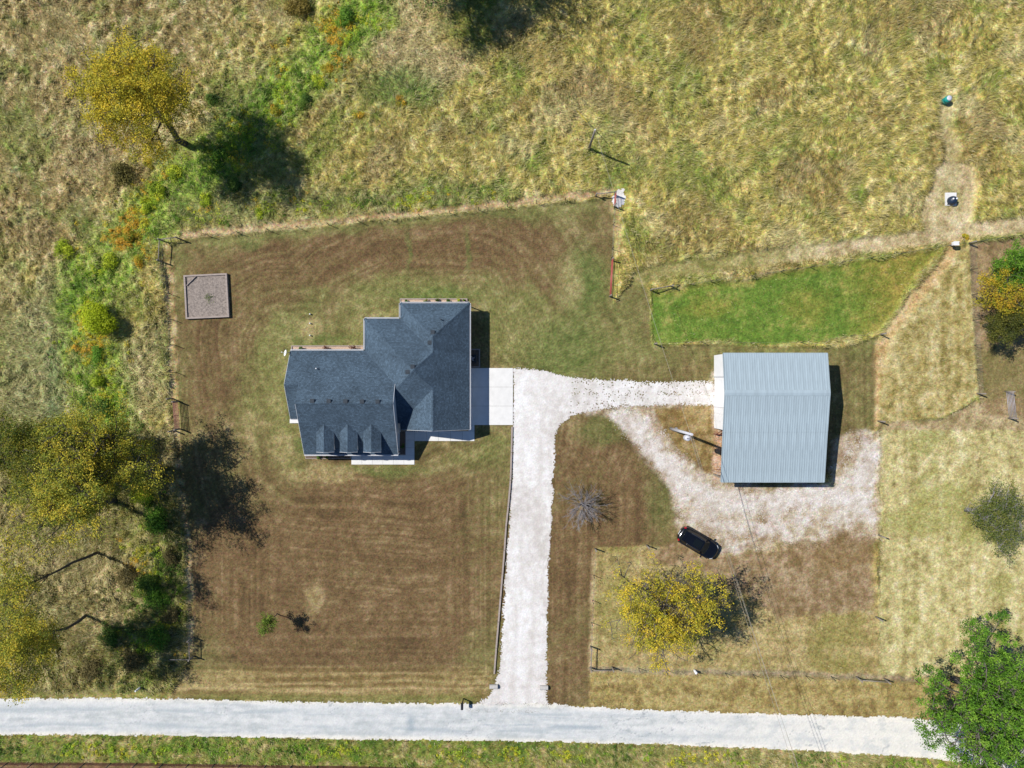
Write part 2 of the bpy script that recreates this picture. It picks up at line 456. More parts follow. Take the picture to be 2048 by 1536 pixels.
# brush ground in the south-west corner
col = mixc(col, pal([A(86,82,44), A(126,118,68), A(176,160,112)], cn(0.5*N05+0.5*N1)), mk([(0,860),(360,860),(385,1330),(330,1395),(0,1395)], 20, 40)*0.8)
col = mixc(col, pal([A(140,130,82), A(196,180,134)], cn(N05)), np.maximum(blob(70,1110,80,80), blob(200,1190,90,80))*0.6)
TALL = np.ones(X.shape, dtype=np.float32)
CLS = np.zeros(X.shape, dtype=np.int8)
def area(m, c, tall=0.0, cls=None, k=1.0):
    global col, TALL
    col = mixc(col, c, m*k)
    TALL = TALL*(1-m) + tall*m
    if cls is not None: CLS[m > 0.5] = cls

# pasture east and south-east: pale, short
m = mk([(1758,852),(2300,838),(2300,1700),(1100,1700),(1100,1395),(1180,1400),(1182,1335),(1755,1350)], 4, 10)
strip = vn((X + 0.6*N3)/0.55, Y/9, 41); strip2 = vn(X/9, (Y + 0.6*N3)/0.6, 42)
c_past = pal([A(142,130,80), A(178,166,112), A(196,184,130), A(222,210,164)], cn(0.45*N05 + 0.3*N1 + 0.25*strip, 2.3))
c_past = mixc(c_past, pal([A(134,132,66), A(160,156,92)], N05), sstep(0.5, 0.68, fbm(X/4, Y/4, 43, 4))*0.65)
area(m, c_past, 0.12, 4)
m = mk([(1757,690),(1900,500),(1940,490),(1955,790),(1880,835),(1757,850)], 4, 10)
area(m, pal([A(128,116,62), A(164,148,92), A(180,166,112), A(204,188,140)], cn(0.5*N05 + 0.3*N1 + 0.2*strip, 2.3)), 0.3, 4)
# ground inside the south-east pen
m = mk([(1190,1097),(1292,1090),(1450,1100),(1745,1070),(1757,1235),(1757,1352),(1182,1336)], 4, 8)
c_pen = pal([A(132,116,70), A(164,146,96), A(186,168,120)], cn(0.5*N05 + 0.3*N1 + 0.2*strip2, 2.2))
c_pen = mixc(c_pen, pal([A(124,120,60), A(150,140,78)], N05), sstep(0.48, 0.66, fbm(X/3, Y/3, 45, 4))*0.6)
area(m, c_pen, 0.15, 4)
# verge by the road
m = mk([(1182,1336),(1757,1352),(2100,1352),(2100,1460),(1090,1420),(1092,1340)], 6, 12)
area(m, pal([A(124,104,62), A(160,142,88), A(180,162,110)], cn(0.5*N05 + 0.3*N1 + 0.2*strip2, 2.2)), 0.16, 4)

# mown lawn round the house
LAWN = [(340,492),(364,481),(600,459),(900,430),(1100,408),(1227,396),(1229,520),(1226,606),(1272,552),(1298,585),(1304,692),(1430,690),(1690,694),(1756,672),(1757,850),(1500,1100),(1290,1092),(1190,1096),(1180,1340),(1178,1412),(335,1402),(372,1330),(384,1300),(378,1100),(366,950),(356,800),(347,640)]
m = mk(LAWN, 3, 6)
hd = sdf_poly(PX, PY, [(560,690),(720,690),(720,620),(790,590),(950,590),(1040,740),(1040,860),(840,940),(600,925)]) + 14*(N3-0.5)
mow = 0.5 + 0.5*np.sin(hd/19*2*math.pi*0.55)
rows = vn(X/0.22, (Y + 0.3*N3)/10, 51); rows2 = vn(X/10, (Y+0.3*N3)/0.26, 52)
arcs = vn(hd/4.2, np.arctan2(PY-760, PX-800)*2, 53)
vert = np.clip(sstep(620, 480, PX + 80*(N8-0.5))*sstep(1000, 1060, PY)*sstep(1290, 1240, PY) + sstep(860, 920, PX)*sstep(900, 1000, PY), 0, 1)
hor = sstep(1180, 1280, PY + 60*(N8-0.5)) * (1 - vert)
rw = rows*vert + rows2*hor + arcs*(1 - vert - hor)
c_br = pal([A(92,74,50), A(111,90,60), A(124,102,70), A(150,127,92)], cn(0.36*N05 + 0.16*N1 + 0.20*N3 + 0.28*rw, 2.0))
c_ol = pal([A(94,94,52), A(117,115,66), A(136,131,80), A(162,153,104)], cn(0.38*N05 + 0.27*N1 + 0.2*N3 + 0.15*rw, 2.0))
gm = cn(fbm(X/7, Y/7, 55, 4), 3.0)
base_green = np.clip(0.62 + 0.5*(gm-0.5), 0, 1)
# browner to the south, greener round the house and towards the east
base_green = base_green + 0.55*blob(1150,650,150,110) + 0.4*blob(1060,660,70,90) + 0.35*blob(520,600,120,150) + 0.35*sstep(40, 6, np.abs(hd-10)) + 0.3*blob(1500,700,260,30)
base_green = base_green - 0.65*blob(900,490,260,45) - 0.45*blob(620,520,160,40) - 0.8*blob(690,1150,350,230) - 0.75*blob(1200,980,110,130) - 0.5*sstep(1090,1100,PX)*sstep(1190,1180,PX)*sstep(1000,1100,PY) - 0.3*blob(430,720,60,130)
BAND = [(370,500),(560,485),(760,468),(1000,448),(1105,440),(1100,520),(1138,655),(1090,600),(1000,556),(880,540),(740,545),(620,580),(540,650),(470,760),(440,860),(380,830),(372,660)]
base_green = base_green*(1 - 0.75*mk(BAND, 26, 60)) + 0.5*mkl([(420,478),(700,452),(1000,424),(1180,408)], 14, 10, 24)
base_green += 0.14*(mow-0.5) + 0.25*(arcs-0.5)
c_l = mixc(c_br, c_ol, base_green)
c_l = mixc(c_l, pal([A(86,104,50), A(112,124,66)], cn(N05)), np.clip(0.8*blob(870,590,80,16)+0.7*blob(1165,560,40,70)+0.6*blob(1130,700,70,60)+0.6*blob(600,885,14,16)+0.45*blob(760,940,90,10)+0.5*blob(1200,860,50,26)+0.5*blob(820,500,5,40)+0.5*blob(935,500,5,40)+0.5*blob(498,490,14,12)+0.5*blob(640,680,60,12)+0.4*blob(1320,1000,30,60),0,1))
c_l = mixc(c_l, pal([A(166,146,98), A(194,174,126)], cn(N05)), np.clip(0.55*blob(640,950,70,14)+0.5*blob(630,1200,14,34)+0.45*blob(1140,560,24,50)+0.4*blob(985,740,50,10)+0.5*blob(622,655,22,24)+0.3*blob(700,870,400,60)*sstep(0.55,0.7,N1),0,1))
yb = sstep(1322, 1352, PY + 14*(N3-0.5))
c_l = mixc(c_l, pal([A(128,108,66), A(160,140,92), A(190,168,118)], cn(0.4*N05 + 0.6*rows2, 2.4)), yb*0.75*sstep(1000, 960, PX))
c_l = mixc(c_l, pal([A(104,110,54), A(130,130,70)], cn(N05)), sstep(1384, 1394, PY)*sstep(340, 420, PX)*sstep(980, 940, PX)*0.6)
area(m, c_l, 0.0, 1)
# straw strip outside the fences
m = mkl([(334,495),(343,640),(346,700),(348,795)], 9, 4, 10)
area(m, pal([A(116,100,62), A(172,150,104), A(206,186,142)], cn(0.5*N05+0.5*N1, 3.0)), 0.08, 0, 0.85)
m = mkl([(352,860),(366,1000),(377,1100),(384,1300)], 6, 4, 8)
area(m, pal([A(116,100,62), A(178,156,112), A(206,186,142)], cn(0.5*N05+0.5*N1, 3.0)), 0.05, 0, 0.8)
m = mkl([(370,470),(600,449),(900,420),(1100,398),(1215,386)], 7, 5, 10)
area(m, pal([A(130,108,72), A(180,154,116), A(200,176,136)], cn(0.5*N05+0.5*N1, 2.6)), 0.06, 0, 0.85)
m = mkl([(1229,410),(1240,500)], 9, 5, 10)
area(m, pal([A(120,116,62), A(170,150,104), A(190,166,120)], cn(0.5*N05+0.5*N1, 2.6)), 0.06, 0, 0.8)
m = mkl([(1188,1100),(1180,1335)], 4, 3, 5)
area(m, pal([A(160,138,96), A(194,172,130)], cn(N05)), 0.03, None, 0.8)
m = mkl([(1182,1338),(1500,1345),(1757,1354),(1830,1358)], 5, 4, 10)
area(m, pal([A(122,112,92), A(168,150,124)], cn(N05)), 0.15, None, 0.7)

# green plot behind the shed
m = mk([(1298,585),(1500,556),(1680,528),(1880,500),(1840,540),(1758,664),(1700,672),(1600,686),(1500,687),(1400,684),(1306,690)], 6, 14)
c_g = pal([A(84,108,42), A(96,122,46), A(112,132,56), A(150,148,80)], cn(0.5*N05 + 0.3*N1 + 0.2*N3, 2.2))
c_g = mixc(c_g, pal([A(112,116,46), A(160,142,70)], cn(0.5*N05+0.5*N1)), np.clip(0.9*sstep(1640,1800,PX + 110*(N3-0.5)) + 0.4*blob(1620,610,50,34) + 0.4*blob(1420,615,50,20) + 0.35*sstep(20, 0, sdf_line(PX, PY, [(1298,585),(1500,556),(1680,528)])), 0, 1))
area(m, c_g, 0.08, 2)
# mown track to the septic cover, ring and path beyond
c_tr = pal([A(156,138,98), A(190,172,130), A(214,197,158)], cn(0.5*N05 + 0.5*N1, 2.4))
c_tr2 = pal([A(116,116,62), A(146,138,84), A(172,160,108)], cn(0.5*N05 + 0.5*N1, 2.4))
m = mkl([(1275,560),(1320,545),(1500,520),(1700,497),(1800,483),(1890,470),(2100,440)], 16, 6, 10)
area(m, mixc(c_tr2, c_tr, sstep(1480,1720,PX)), 0.06, 3)
m = mkl([(1890,440),(1899,400),(1905,370)], 48, 7, 12)
area(m, c_tr, 0.06, 3, 0.9)
m = mkl([(1900,370),(1898,300),(1890,240),(1888,195)], 15, 9, 16)
area(m, mixc(c_tr, c_tr2, 0.4*np.ones_like(X)), 0.06, 3, 0.8)
m = blob(1900,400,28,28,14,0.3)
area(m, c_tr2, 0.1, None, 0.5)
m = mkl([(1905,495),(1860,560),(1800,630),(1765,690),(1757,740),(1755,850)], 12, 7, 12) * sstep(740, 660, PY*0.6 + 0*PX + 260)
m = np.maximum(m, mkl([(1755,690),(1754,850)], 4, 4, 6))
area(m, pal([A(172,140,92), A(200,170,120), A(214,190,144)], cn(0.5*N05 + 0.5*N1, 2.4)), 0.04, 3, 0.9)
# bare mown yard on the east edge
m = mk([(1938,488),(2300,440),(2300,836),(1960,836),(1957,790),(1946,640)], 3, 6)
area(m, pal([A(116,98,64), A(146,124,88), A(170,148,112)], cn(0.45*N05 + 0.3*N1 + 0.25*N3, 2.4)), 0.0, 5)
col = mixc(col, pal([A(104,102,54), A(130,120,70)], N05), mk([(1950,690),(2300,690),(2300,836),(1957,790)], 14, 30)*0.6)
m = mk([(1757,846),(1880,838),(1950,800),(1990,830),(2300,826),(2300,858),(1757,862)], 3, 6)
area(m, pal([A(132,116,78), A(168,148,110), A(186,168,130)], cn(0.5*N05+0.5*N1, 2.4)), 0.02, 3, 0.9)
# trampled yard round the shed (dirt under the gravel)
m = mk([(1160,818),(1300,812),(1424,770),(1430,745),(1446,740),(1446,965),(1660,972),(1672,880),(1700,862),(1757,860),(1760,1080),(1690,1100),(1560,1092),(1430,1112),(1356,1060),(1338,980),(1290,920),(1235,845)], 8, 22)
c_d = pal([A(146,124,96), A(182,164,138), A(208,195,174)], cn(0.45*N05 + 0.3*N1 + 0.25*N3, 2.4))
area(m, c_d, 0.0, 5, 0.92)
_core = sdf_line(PX, PY, [(1240,825),(1300,890),(1360,970),(1420,1000),(1520,1010),(1650,990),(1720,1000),(1740,900)])
_core2 = sdf_line(PX, PY, [(1400,1040),(1500,1060),(1640,1040),(1740,1030)])
gd = np.clip(-0.05 + 0.98*sstep(36, 4, _core) + 0.35*sstep(26, 4, _core2) + 1.7*(fbm(X/1.1, Y/1.1, 82, 5) - 0.5) + 1.0*(N05-0.5), 0, 1)
col = mixc(col, pal([A(214,202,190), A(240,236,230)], N05), gd*m*0.85)
m = blob(1434,905,12,50,10,0.4)
area(m, pal([A(180,120,76), A(214,160,118)], cn(N05)), 0.0, None, 0.6)
m = mk([(1305,818),(1420,812),(1428,860),(1424,950),(1408,945),(1330,870)], 5, 12)
area(m, pal([A(112,88,46), A(144,120,66), A(166,142,92)], cn(0.5*N05 + 0.5*N1, 2.2)), 0.03, 1, 0.9)
# brown bare patch by the car
m = mk([(1290,1100),(1370,1080),(1430,1115),(1560,1095),(1690,1062),(1745,1075),(1748,1225),(1560,1235),(1470,1180),(1330,1125)], 8, 26)
area(m, pal([A(112,90,60), A(144,120,90), A(170,148,120)], cn(0.5*N05 + 0.3*N1 + 0.2*N3, 2.3)), 0.0, 5, 0.85)
m = blob(1680,1110,70,34,30)
area(m, pal([A(112,90,52), A(140,114,70)], N05), 0.0, None, 0.5)
# south of the road: weeds, then a brown field
m = mk([(-200,1466),(300,1468),(700,1477),(1000,1481),(1300,1487),(1600,1499),(1850,1514),(2300,1560),(2300,1800),(-200,1800)], 3, 6)
c_s = pal([A(70,96,34), A(106,124,50), A(134,132,66), A(176,160,112)], cn(0.5*N05 + 0.35*N1 + 0.15*N3, 2.4))
c_s = mixc(c_s, pal([A(142,124,80), A(184,166,120)], cn(N05)), sstep(900, 1500, PX)*0.5)
area(m, c_s, 0.55, 0)
m = sstep(1520, 1527, PY - 0.012*PX + 8*WX)*sstep(900, 600, PX)
area(m, pal([A(112,88,60), A(150,122,90)], cn(N05)), 0.2, 0, 0.7)
# verge grass right under the road edges
m = mkl([(-100,1392),(330,1394)], 12, 8, 14)
area(m, pal([A(120,112,60), A(160,146,92)], cn(N05)), 0.25, 0, 0.6)

ROAD = [(-900,1393),(0,1396),(300,1397),(520,1402),(760,1405),(960,1408),(1100,1408),(1200,1415),(1400,1423),(1600,1430),(1800,1434),(1900,1440),(2048,1452),(3000,1540),
        (3000,1640),(2048,1541),(1950,1528),(1850,1515),(1600,1500),(1300,1488),(1000,1482),(700,1478),(300,1470),(0,1470),(-900,1466)]
DRIVE = [(1027,738),(1075,738),(1100,745),(1135,754),(1180,758),(1300,763),(1428,764),(1428,811),(1340,809),(1250,813),(1180,822),(1142,832),(1120,848),(1110,872),(1106,950),(1103,1050),(1096,1150),(1094,1250),(1092,1390),(1100,1420),(930,1420),(960,1404),(980,1390),(992,1368),(999,1340),(1005,1250),(1012,1150),(1018,1050),(1023,950),(1027,852)]
for _p in (ROAD, DRIVE):
    TALL = TALL * sstep(-1, 9, sdf_poly(PX, PY, _p))
TALL = TALL * sstep(18, 30, np.hypot(PX-1238, (PY-398)*.8)) * sstep(8, 16, sdf_line(PX, PY, [(1229,395),(1219,596)])) * sstep(6, 14, sdf_line(PX, PY, [(352,800),(362,862)]))
# single pale or dark stalks and tufts
spk = _rng.random(X.shape).astype(np.float32)
col = col * (0.86 + 0.28*spk)[..., None]
hz = TALL * (0.05 + 0.68*LUMP**1.4*(0.45 + 0.6*N3*1.5))
Z = (hz + 0.012*spk*(1-TALL)).astype(np.float32)
_lum = col.mean(-1)
col = col * (1.0 + np.where(CLS == 0, 0.22, np.where(CLS == 1, 0.03, 0.10))*sstep(0.55, 0.25, _lum))[..., None]
col = np.clip(col, 0.004, 0.85)
CLSF = CLS[:-1, :-1]
ny, nx = X.shape
IDX = np.arange(ny*nx).reshape(ny, nx)
QALL = np.stack([IDX[:-1, :-1], IDX[:-1, 1:], IDX[1:, 1:], IDX[1:, :-1]], axis=-1)
VALL = np.stack([X.ravel(), Y.ravel(), Z.ravel()], axis=1); CALL = col.reshape(-1, 3)
def ground_piece(name, sel, material, extra=None):
    Q = QALL[sel].reshape(-1, 4)
    u, inv = np.unique(Q, return_inverse=True)
    V = VALL[u]; C = CALL[u]; Q2 = inv.reshape(-1, 4)
    if extra is not None:
        V = np.vstack([V, extra[0]]); C = np.vstack([C, extra[1]]); Q2 = np.vstack([Q2, extra[2] + len(u)])
    o = np_quads(name, V, Q2, C, material)
    o['kind'] = 'structure'
    return o
# the sheet goes on to the horizon as a skirt of large quads
x0, x1, y0, y1 = float(gx[0]), float(gx[-1]), float(gy[0]), float(gy[-1]); B = 1500.0
sk = np.array([(x0,y0,0),(x1,y0,0),(x1,y1,0),(x0,y1,0),(-B,-B,0),(B,-B,0),(B,B,0),(-B,B,0)], dtype=np.float32)
sq = np.array([(4,5,1,0),(5,6,2,1),(6,7,3,2),(7,4,0,3)])
sc = np.tile(A(150,138,84), (8, 1))
ground_piece('ground', CLSF == 0, M_MEADOW, (sk, sc, sq))
ground_piece('lawn', CLSF == 1, M_LAWN)
ground_piece('grass_plot', CLSF == 2, M_LAWN)
ground_piece('dirt_track', CLSF == 3, M_LAWN)
ground_piece('pasture', CLSF == 4, M_LAWN)
ground_piece('dirt_yard', CLSF == 5, M_LAWN)

def sample(arr, x, y):
    i = np.clip(((y - gy[0]) / RES).astype(int), 0, ny-1); j = np.clip(((x - gx[0]) / RES).astype(int), 0, nx-1)
    return arr[i, j]

# ------------------------------------------------------------------ sheets cut from fine cells so their edges are ragged
def sheet(name, bbox_px, res, z, keep, colour, material):
    ax, bx = (bbox_px[0]-1024)*S, (bbox_px[2]-1024)*S
    ay, by = (768-bbox_px[3])*S, (768-bbox_px[1])*S
    xs = np.arange(ax, bx, res); ys = np.arange(ay, by, res)
    Xc, Yc = np.meshgrid(xs, ys); cx = Xc + res/2; cy = Yc + res/2
    k = keep(1024 + cx/S, 768 - cy/S, cx, cy)
    n0, n1 = Xc.shape
    xv, yv = np.meshgrid(np.append(xs, xs[-1]+res), np.append(ys, ys[-1]+res))
    I = np.arange((n0+1)*(n1+1)).reshape(n0+1, n1+1)
    Q = np.stack([I[:-1,:-1], I[:-1,1:], I[1:,1:], I[1:,:-1]], -1)[k]
    u, inv = np.unique(Q, return_inverse=True)
    xv = xv.ravel()[u]; yv = yv.ravel()[u]
    jig = (_rng.random((len(u), 2)) - 0.5) * res * 0.7
    V = np.stack([xv + jig[:, 0], yv + jig[:, 1], np.full(len(u), z) + _rng.random(len(u))*0.008], 1)
    C = np.clip(colour(1024 + xv/S, 768 - yv/S, xv, yv), 0.004, 0.85)
    o = np_quads(name, V, inv.reshape(-1, 4), C, material, smooth=False)
    o['kind'] = 'structure'
    return o
def road_keep(px, py, x, y):
    n = (fbm(x/0.9, y/0.9, 61, 3) - 0.5)*7 + (fbm(x/0.2, y/0.2, 62, 2) - 0.5)*5
    return sdf_poly(px, py, ROAD) + n < 0
def road_col(px, py, x, y):
    mid = np.interp(px, [0,300,700,1000,1300,1600,1850,2048], [1433,1433.5,1441,1445,1452,1464,1476,1497])
    v = py - mid
    n = fbm(x/4, y/0.45, 63, 4); n2 = fbm(x/0.7, y/0.5, 64, 3)
    c = pal([A(190,194,192), A(214,215,212), A(229,228,223)], cn(0.6*n + 0.4*n2, 2.4))
    wt = np.exp(-((v+14+6*(fbm(x/9,y/9,65,2)-.5))/8)**2) + np.exp(-((v-17+6*(fbm(x/9,y/9,66,2)-.5))/8)**2)
    c = mixc(c, A(176,184,186)[None]*np.ones_like(c), wt*sstep(0.42, 0.66, n)*0.8)
    c = mixc(c, A(240,234,220)[None]*np.ones_like(c), np.clip(sstep(1150, 1750, px)*0.75 + sstep(26, 36, np.abs(v))*0.8, 0, 1)*(0.55 + 0.45*sstep(0.3, 0.5, n2)))
    dk = np.exp(-((px-822)/8)**2)*sstep(22, 8, np.abs(v-6)) + sstep(0.45,0.62,n)*sstep(830,860,px)*sstep(1230,1180,px)*(np.exp(-((v-5)/5)**2) + np.exp(-((v+13)/5)**2))
    c = mixc(c, A(158,170,176)[None]*np.ones_like(c), np.clip(dk, 0, 1)*0.75)
    ap = np.exp(-((py - (1405 - (px-990)*0.06))/4.0)**2)*sstep(968, 985, px)*sstep(1060, 1030, px)
    c = mixc(c, A(168,170,172)[None]*np.ones_like(c), np.clip(ap*1.3, 0, 1))
    cr = sstep(0.012, 0.0, np.abs(fbm(x/2.5, y/1.2, 67, 4) - 0.5))*sstep(0.55, 0.7, fbm(x/6, y/6, 68, 2))
    c = mixc(c, A(150,156,158)[None]*np.ones_like(c), cr*0.7)
    return c * (0.93 + 0.14*_rng.random(len(px)))[:, None]
sheet('road', (-300,1375,2350,1580), 0.11, 0.030, road_keep, road_col, M_ROAD)

def drive_keep(px, py, x, y):
    n = (fbm(x/0.7, y/0.7, 71, 3) - 0.5)*7 + (_rng.random(px.shape) - 0.5)*4
    d = sdf_poly(px, py, DRIVE) + n
    br = sstep(1110, 1200, px)*(py < 830)           # the branch to the shed is thin between its two ruts
    rut = np.minimum(np.abs(py-776), np.abs(py-798))
    thin = br*(0.04 + 0.30*sstep(5, 12, rut)*sstep(0.42, 0.62, fbm(x/0.9, y/0.5, 72, 3)))
    return (d < 0) & (_rng.random(px.shape) > thin) & (sdf_poly(px, py, ROAD) > -7)
def drive_col(px, py, x, y):
    c = pal([A(208,201,193), A(230,225,219), A(242,240,236)], cn(0.5*fbm(x/0.5, y/0.5, 73, 3) + 0.5*fbm(x/3, y/5, 74, 3), 2.2))
    mid = np.interp(py, [740,860,1050,1250,1410], [1070,1066,1060,1050,1040]); off = np.abs(px - mid)
    c = mixc(c, np.broadcast_to(A(206,198,190), c.shape), (np.exp(-((off-17)/6)**2)*(py > 840)*0.45 + 0.35*sstep(30, 42, off)*(py > 860))*sstep(.35, .6, fbm(x/.9, y/2.5, 75, 3)))
    return c * (0.9 + 0.18*_rng.random(len(px)))[:, None]
sheet('driveway', (940,725,1440,1420), 0.09, 0.026, drive_keep, drive_col, M_GRAVEL)

YARD = [(1195,822),(1296,822),(1330,868),(1400,945),(1428,952),(1446,700),(1446,966),(1655,974),(1674,890),(1690,868),(1757,862),(1760,1070),(1700,1062),(1650,1085),(1560,1092),(1440,1100),(1375,1062),(1345,1000),(1330,965),(1280,905)]
def yard_keep(px, py, x, y):
    n = (fbm(x/0.8, y/0.8, 81, 4) - 0.5)*34
    d = sdf_poly(px, py, YARD) + n
    core = sdf_line(px, py, [(1240,825),(1300,890),(1360,970),(1420,1000),(1520,1010),(1650,990),(1720,1000),(1740,900)])
    core2 = sdf_line(px, py, [(1400,1040),(1500,1060),(1640,1040),(1740,1030)])
    dens = 0.05 + 0.62*sstep(34, 6, core) + 0.3*sstep(30, 6, core2) + 0.9*(fbm(x/1.3, y/1.3, 82, 4) - 0.5) + 0.25*sstep(1446,1430,px)*(py<960)
    dens = dens * sstep(2, -16, d)
    return _rng.random(px.shape) < dens * (0.55 + 0.9*fbm(x/0.25, y/0.25, 83, 2))
def yard_col(px, py, x, y):
    c = pal([A(196,182,168), A(226,216,206), A(240,235,229)], cn(fbm(x/0.5, y/0.5, 84, 3), 2.2))
    c = 0.55*c + 0.45*sample(col, x, y)
    return c * (0.8 + 0.3*_rng.random(len(px)))[:, None]
sheet('gravel_yard', (1180,690,1780,1120), 0.075, 0.024, yard_keep, yard_col, M_GRAVEL)
# pale gravel spill at the walk gate
def spill_keep(px, py, x, y):
    d = np.hypot((px-1238)/13, (py-397)/20) + (fbm(x/0.4, y/0.4, 86, 3)-0.5)*0.8
    return d < 1
sheet('gravel_patch', (1215,365,1262,430), 0.09, 0.03, spill_keep, drive_col, M_GRAVEL)

# ------------------------------------------------------------------ tall grass: single lodged blades, weeds in the ditch
def blades(name, n, seed, w_fn, c_fn, Lr, wr, tilt, label, cat, bbox=(-57, -43, 57, 43)):
    rg = np.random.default_rng(seed)
    x = rg.uniform(bbox[0], bbox[2], n); y = rg.uniform(bbox[1], bbox[3], n)
    keep = rg.random(n) < w_fn(x, y)
    x = x[keep]; y = y[keep]; k = len(x)
    th = sample(FLOW, x, y) + rg.normal(0, 0.75, k)
    L = rg.uniform(*Lr, k) * (0.6 + 0.4*np.clip(sample(TALL, x, y), 0, 1)); w = rg.uniform(*wr, k); ti = np.radians(rg.uniform(*tilt, k))
    z = sample(Z, x, y) - 0.06
    dx = np.cos(th); dy = np.sin(th)
    b0 = np.stack([x - dy*w/2, y + dx*w/2, z], 1); b1 = np.stack([x + dy*w/2, y - dx*w/2, z], 1)
    tp = np.stack([x + dx*L*np.cos(ti), y + dy*L*np.cos(ti), z + 0.06 + L*np.sin(ti)], 1)
    V = np.stack([b0, b1, tp], 1).reshape(-1, 3)
    C = c_fn(x, y, rg)
    o = np_mesh(name, V, 3, np.repeat(np.clip(C, 0.004, 0.85), 3, axis=0), M_BLADE)
    return tag(o, label, cat, None, 'stuff')
def tall_w(x, y):
    t = sample(TALL, x, y)
    return np.where(t > 0.4, t, t*0.7)
def tall_c(x, y, rg):
    c = sample(col, x, y)
    k = rg.random(len(x))
    straw = pal([A(160,148,88), A(210,196,144), A(228,216,174)], rg.random(len(x)))
    c = mixc(c*1.12, straw, (k < 0.30)*0.75)
    c = mixc(c, pal([A(92,118,40), A(136,158,62)], rg.random(len(x))), ((k > 0.30) & (k < 0.46))*0.6)
    c = mixc(c, pal([A(150,116,70), A(186,150,110)], rg.random(len(x))), ((k > 0.46) & (k < 0.58))*0.6)
    return c * rg.uniform(0.75, 1.3, len(x))[:, None]
blades('tall_grass', 1150000, 5, tall_w, tall_c, (0.2, 0.65), (0.035, 0.085), (8, 50), 'olive and straw coloured tall grass lying in swirls across the meadow', 'grass')

def edge_w(x, y):
    px = 1024 + x/S; py = 768 - y/S
    d = np.minimum(np.abs(sdf_poly(px, py, DRIVE) - 1.5), np.abs(sdf_poly(px, py, ROAD) - 1))
    d = np.minimum(d, np.abs(sdf_poly(px, py, YARD) - 4)/2.5)
    br = ((px > 1120) & (px < 1425) & (np.abs(py-787) < 7))*.35
    return np.clip(np.exp(-(d/3.2)**2)*sstep(.42, .62, fbm(x/.8, y/.8, 91, 3))*1.1 + 0.35*br*sstep(.48, .6, fbm(x/.6, y/.6, 92, 2)), 0, 1)
def edge_c(x, y, rg):
    return pal([A(96,88,44), A(128,112,64), A(150,128,80), A(112,116,58)], rg.random(len(x))) * rg.uniform(.8, 1.2, len(x))[:, None]
blades('edge_grass', 900000, 15, edge_w, edge_c, (0.10, 0.28), (0.04, 0.09), (20, 60), 'short tufts of grass creeping over the gravel and road edges', 'grass', (-57, -38, 57, 3))
def lawn_w(x, y):
    return (sample(TALL, x, y) < .2) * (sample(CLS, x, y) != 0) * .5 * (sdf_poly(1024 + x/S, 768 - y/S, DRIVE) > 0) * (sdf_poly(1024 + x/S, 768 - y/S, ROAD) > 0)
def lawn_c(x, y, rg):
    c = sample(col, x, y) * rg.uniform(.7, 1.5, len(x))[:, None]
    k = rg.random(len(x))
    return mixc(c, pal([A(176,152,104), A(206,184,140)], k), (k < .16)*.6)
blades('short_grass', 620000, 16, lawn_w, lawn_c, (0.10, 0.24), (0.04, 0.09), (5, 25), 'short mown grass stalks scattered over lawn and pasture', 'grass')

# ------------------------------------------------------------------ the house
house = empty('house', (0, 0, 0), 0, 'white farmhouse with dark blue grey shingle roof, three dormers and attached garage', 'house')
ZE = 2.5; PT = 0.583; DZ = 0.20
XE, XW = -4.29, -11.30; XR = (XE + XW) / 2; HW = (XE - XW) / 2; ZR = ZE + PT*HW
YN, YS = 8.18, -4.62
XP = -14.90; HP = (XE - XP) / 2; XC = (XE + XP) / 2; YPN = 6.62; YC = YPN - HP; YPS = YC - HP; ZP = ZE + PT*HP
A1 = (XR, YN - HW, ZR); V1 = (XR, YPN - HW, ZR); PK = (XC, YC, ZP); V2 = (XR, YPS + HW, ZR); GR = (XR, YS, ZR)
FX0, FX1, FXB = -21.0, -11.52, -22.4
FYN, FYS = 3.39, -7.13; FYR = (FYN + FYS) / 2; FZR = ZE + PT*(FYN - FYR)
BYR, BYS = -0.07, -3.54; BZR = ZE + PT*(FYN - BYR)
rf = MB()
rf.poly([(XE,YN,ZE), A1, V1, PK, V2, GR, (XE,YS,ZE)][::1])
rf.poly([(XW,YN,ZE), A1, (XE,YN,ZE)][::1])
rf.poly([(XW,YPN,ZE), V1, A1, (XW,YN,ZE)])
rf.poly([(XP,YPN,ZE), PK, V1, (XW,YPN,ZE)])
rf.poly([(XP,YPS,ZE), PK, (XP,YPN,ZE)])
rf.poly([(XW,YPS,ZE), V2, PK, (XP,YPS,ZE)])
rf.poly([(XW,YS,ZE), GR, V2, (XW,YPS,ZE)])
rf.poly([(FX0,FYN,ZE), (FX0,FYR,FZR), (FX1,FYR,FZR), (FX1,FYN,ZE)])
rf.poly([(FX1,FYS,ZE), (FX1,FYR,FZR), (FX0,FYR,FZR), (FX0,FYS,ZE)])
rf.poly([(FXB,FYN,ZE), (FXB,BYR,BZR), (FX0,BYR,BZR), (FX0,FYN,ZE)])
rf.poly([(FX0,BYS,ZE), (FX0,BYR,BZR), (FXB,BYR,BZR), (FXB,BYS,ZE)])
me = rf.mesh('roof', M_SHINGLE)
bm = bmesh.new(); bm.from_mesh(me)
for f in bm.faces:
    f.normal_update()
    if f.normal.z < 0: f.normal_flip()
bm.to_mesh(me); bm.free(); me.update()
slope_uv(me)
roof = link('roof', me, house)
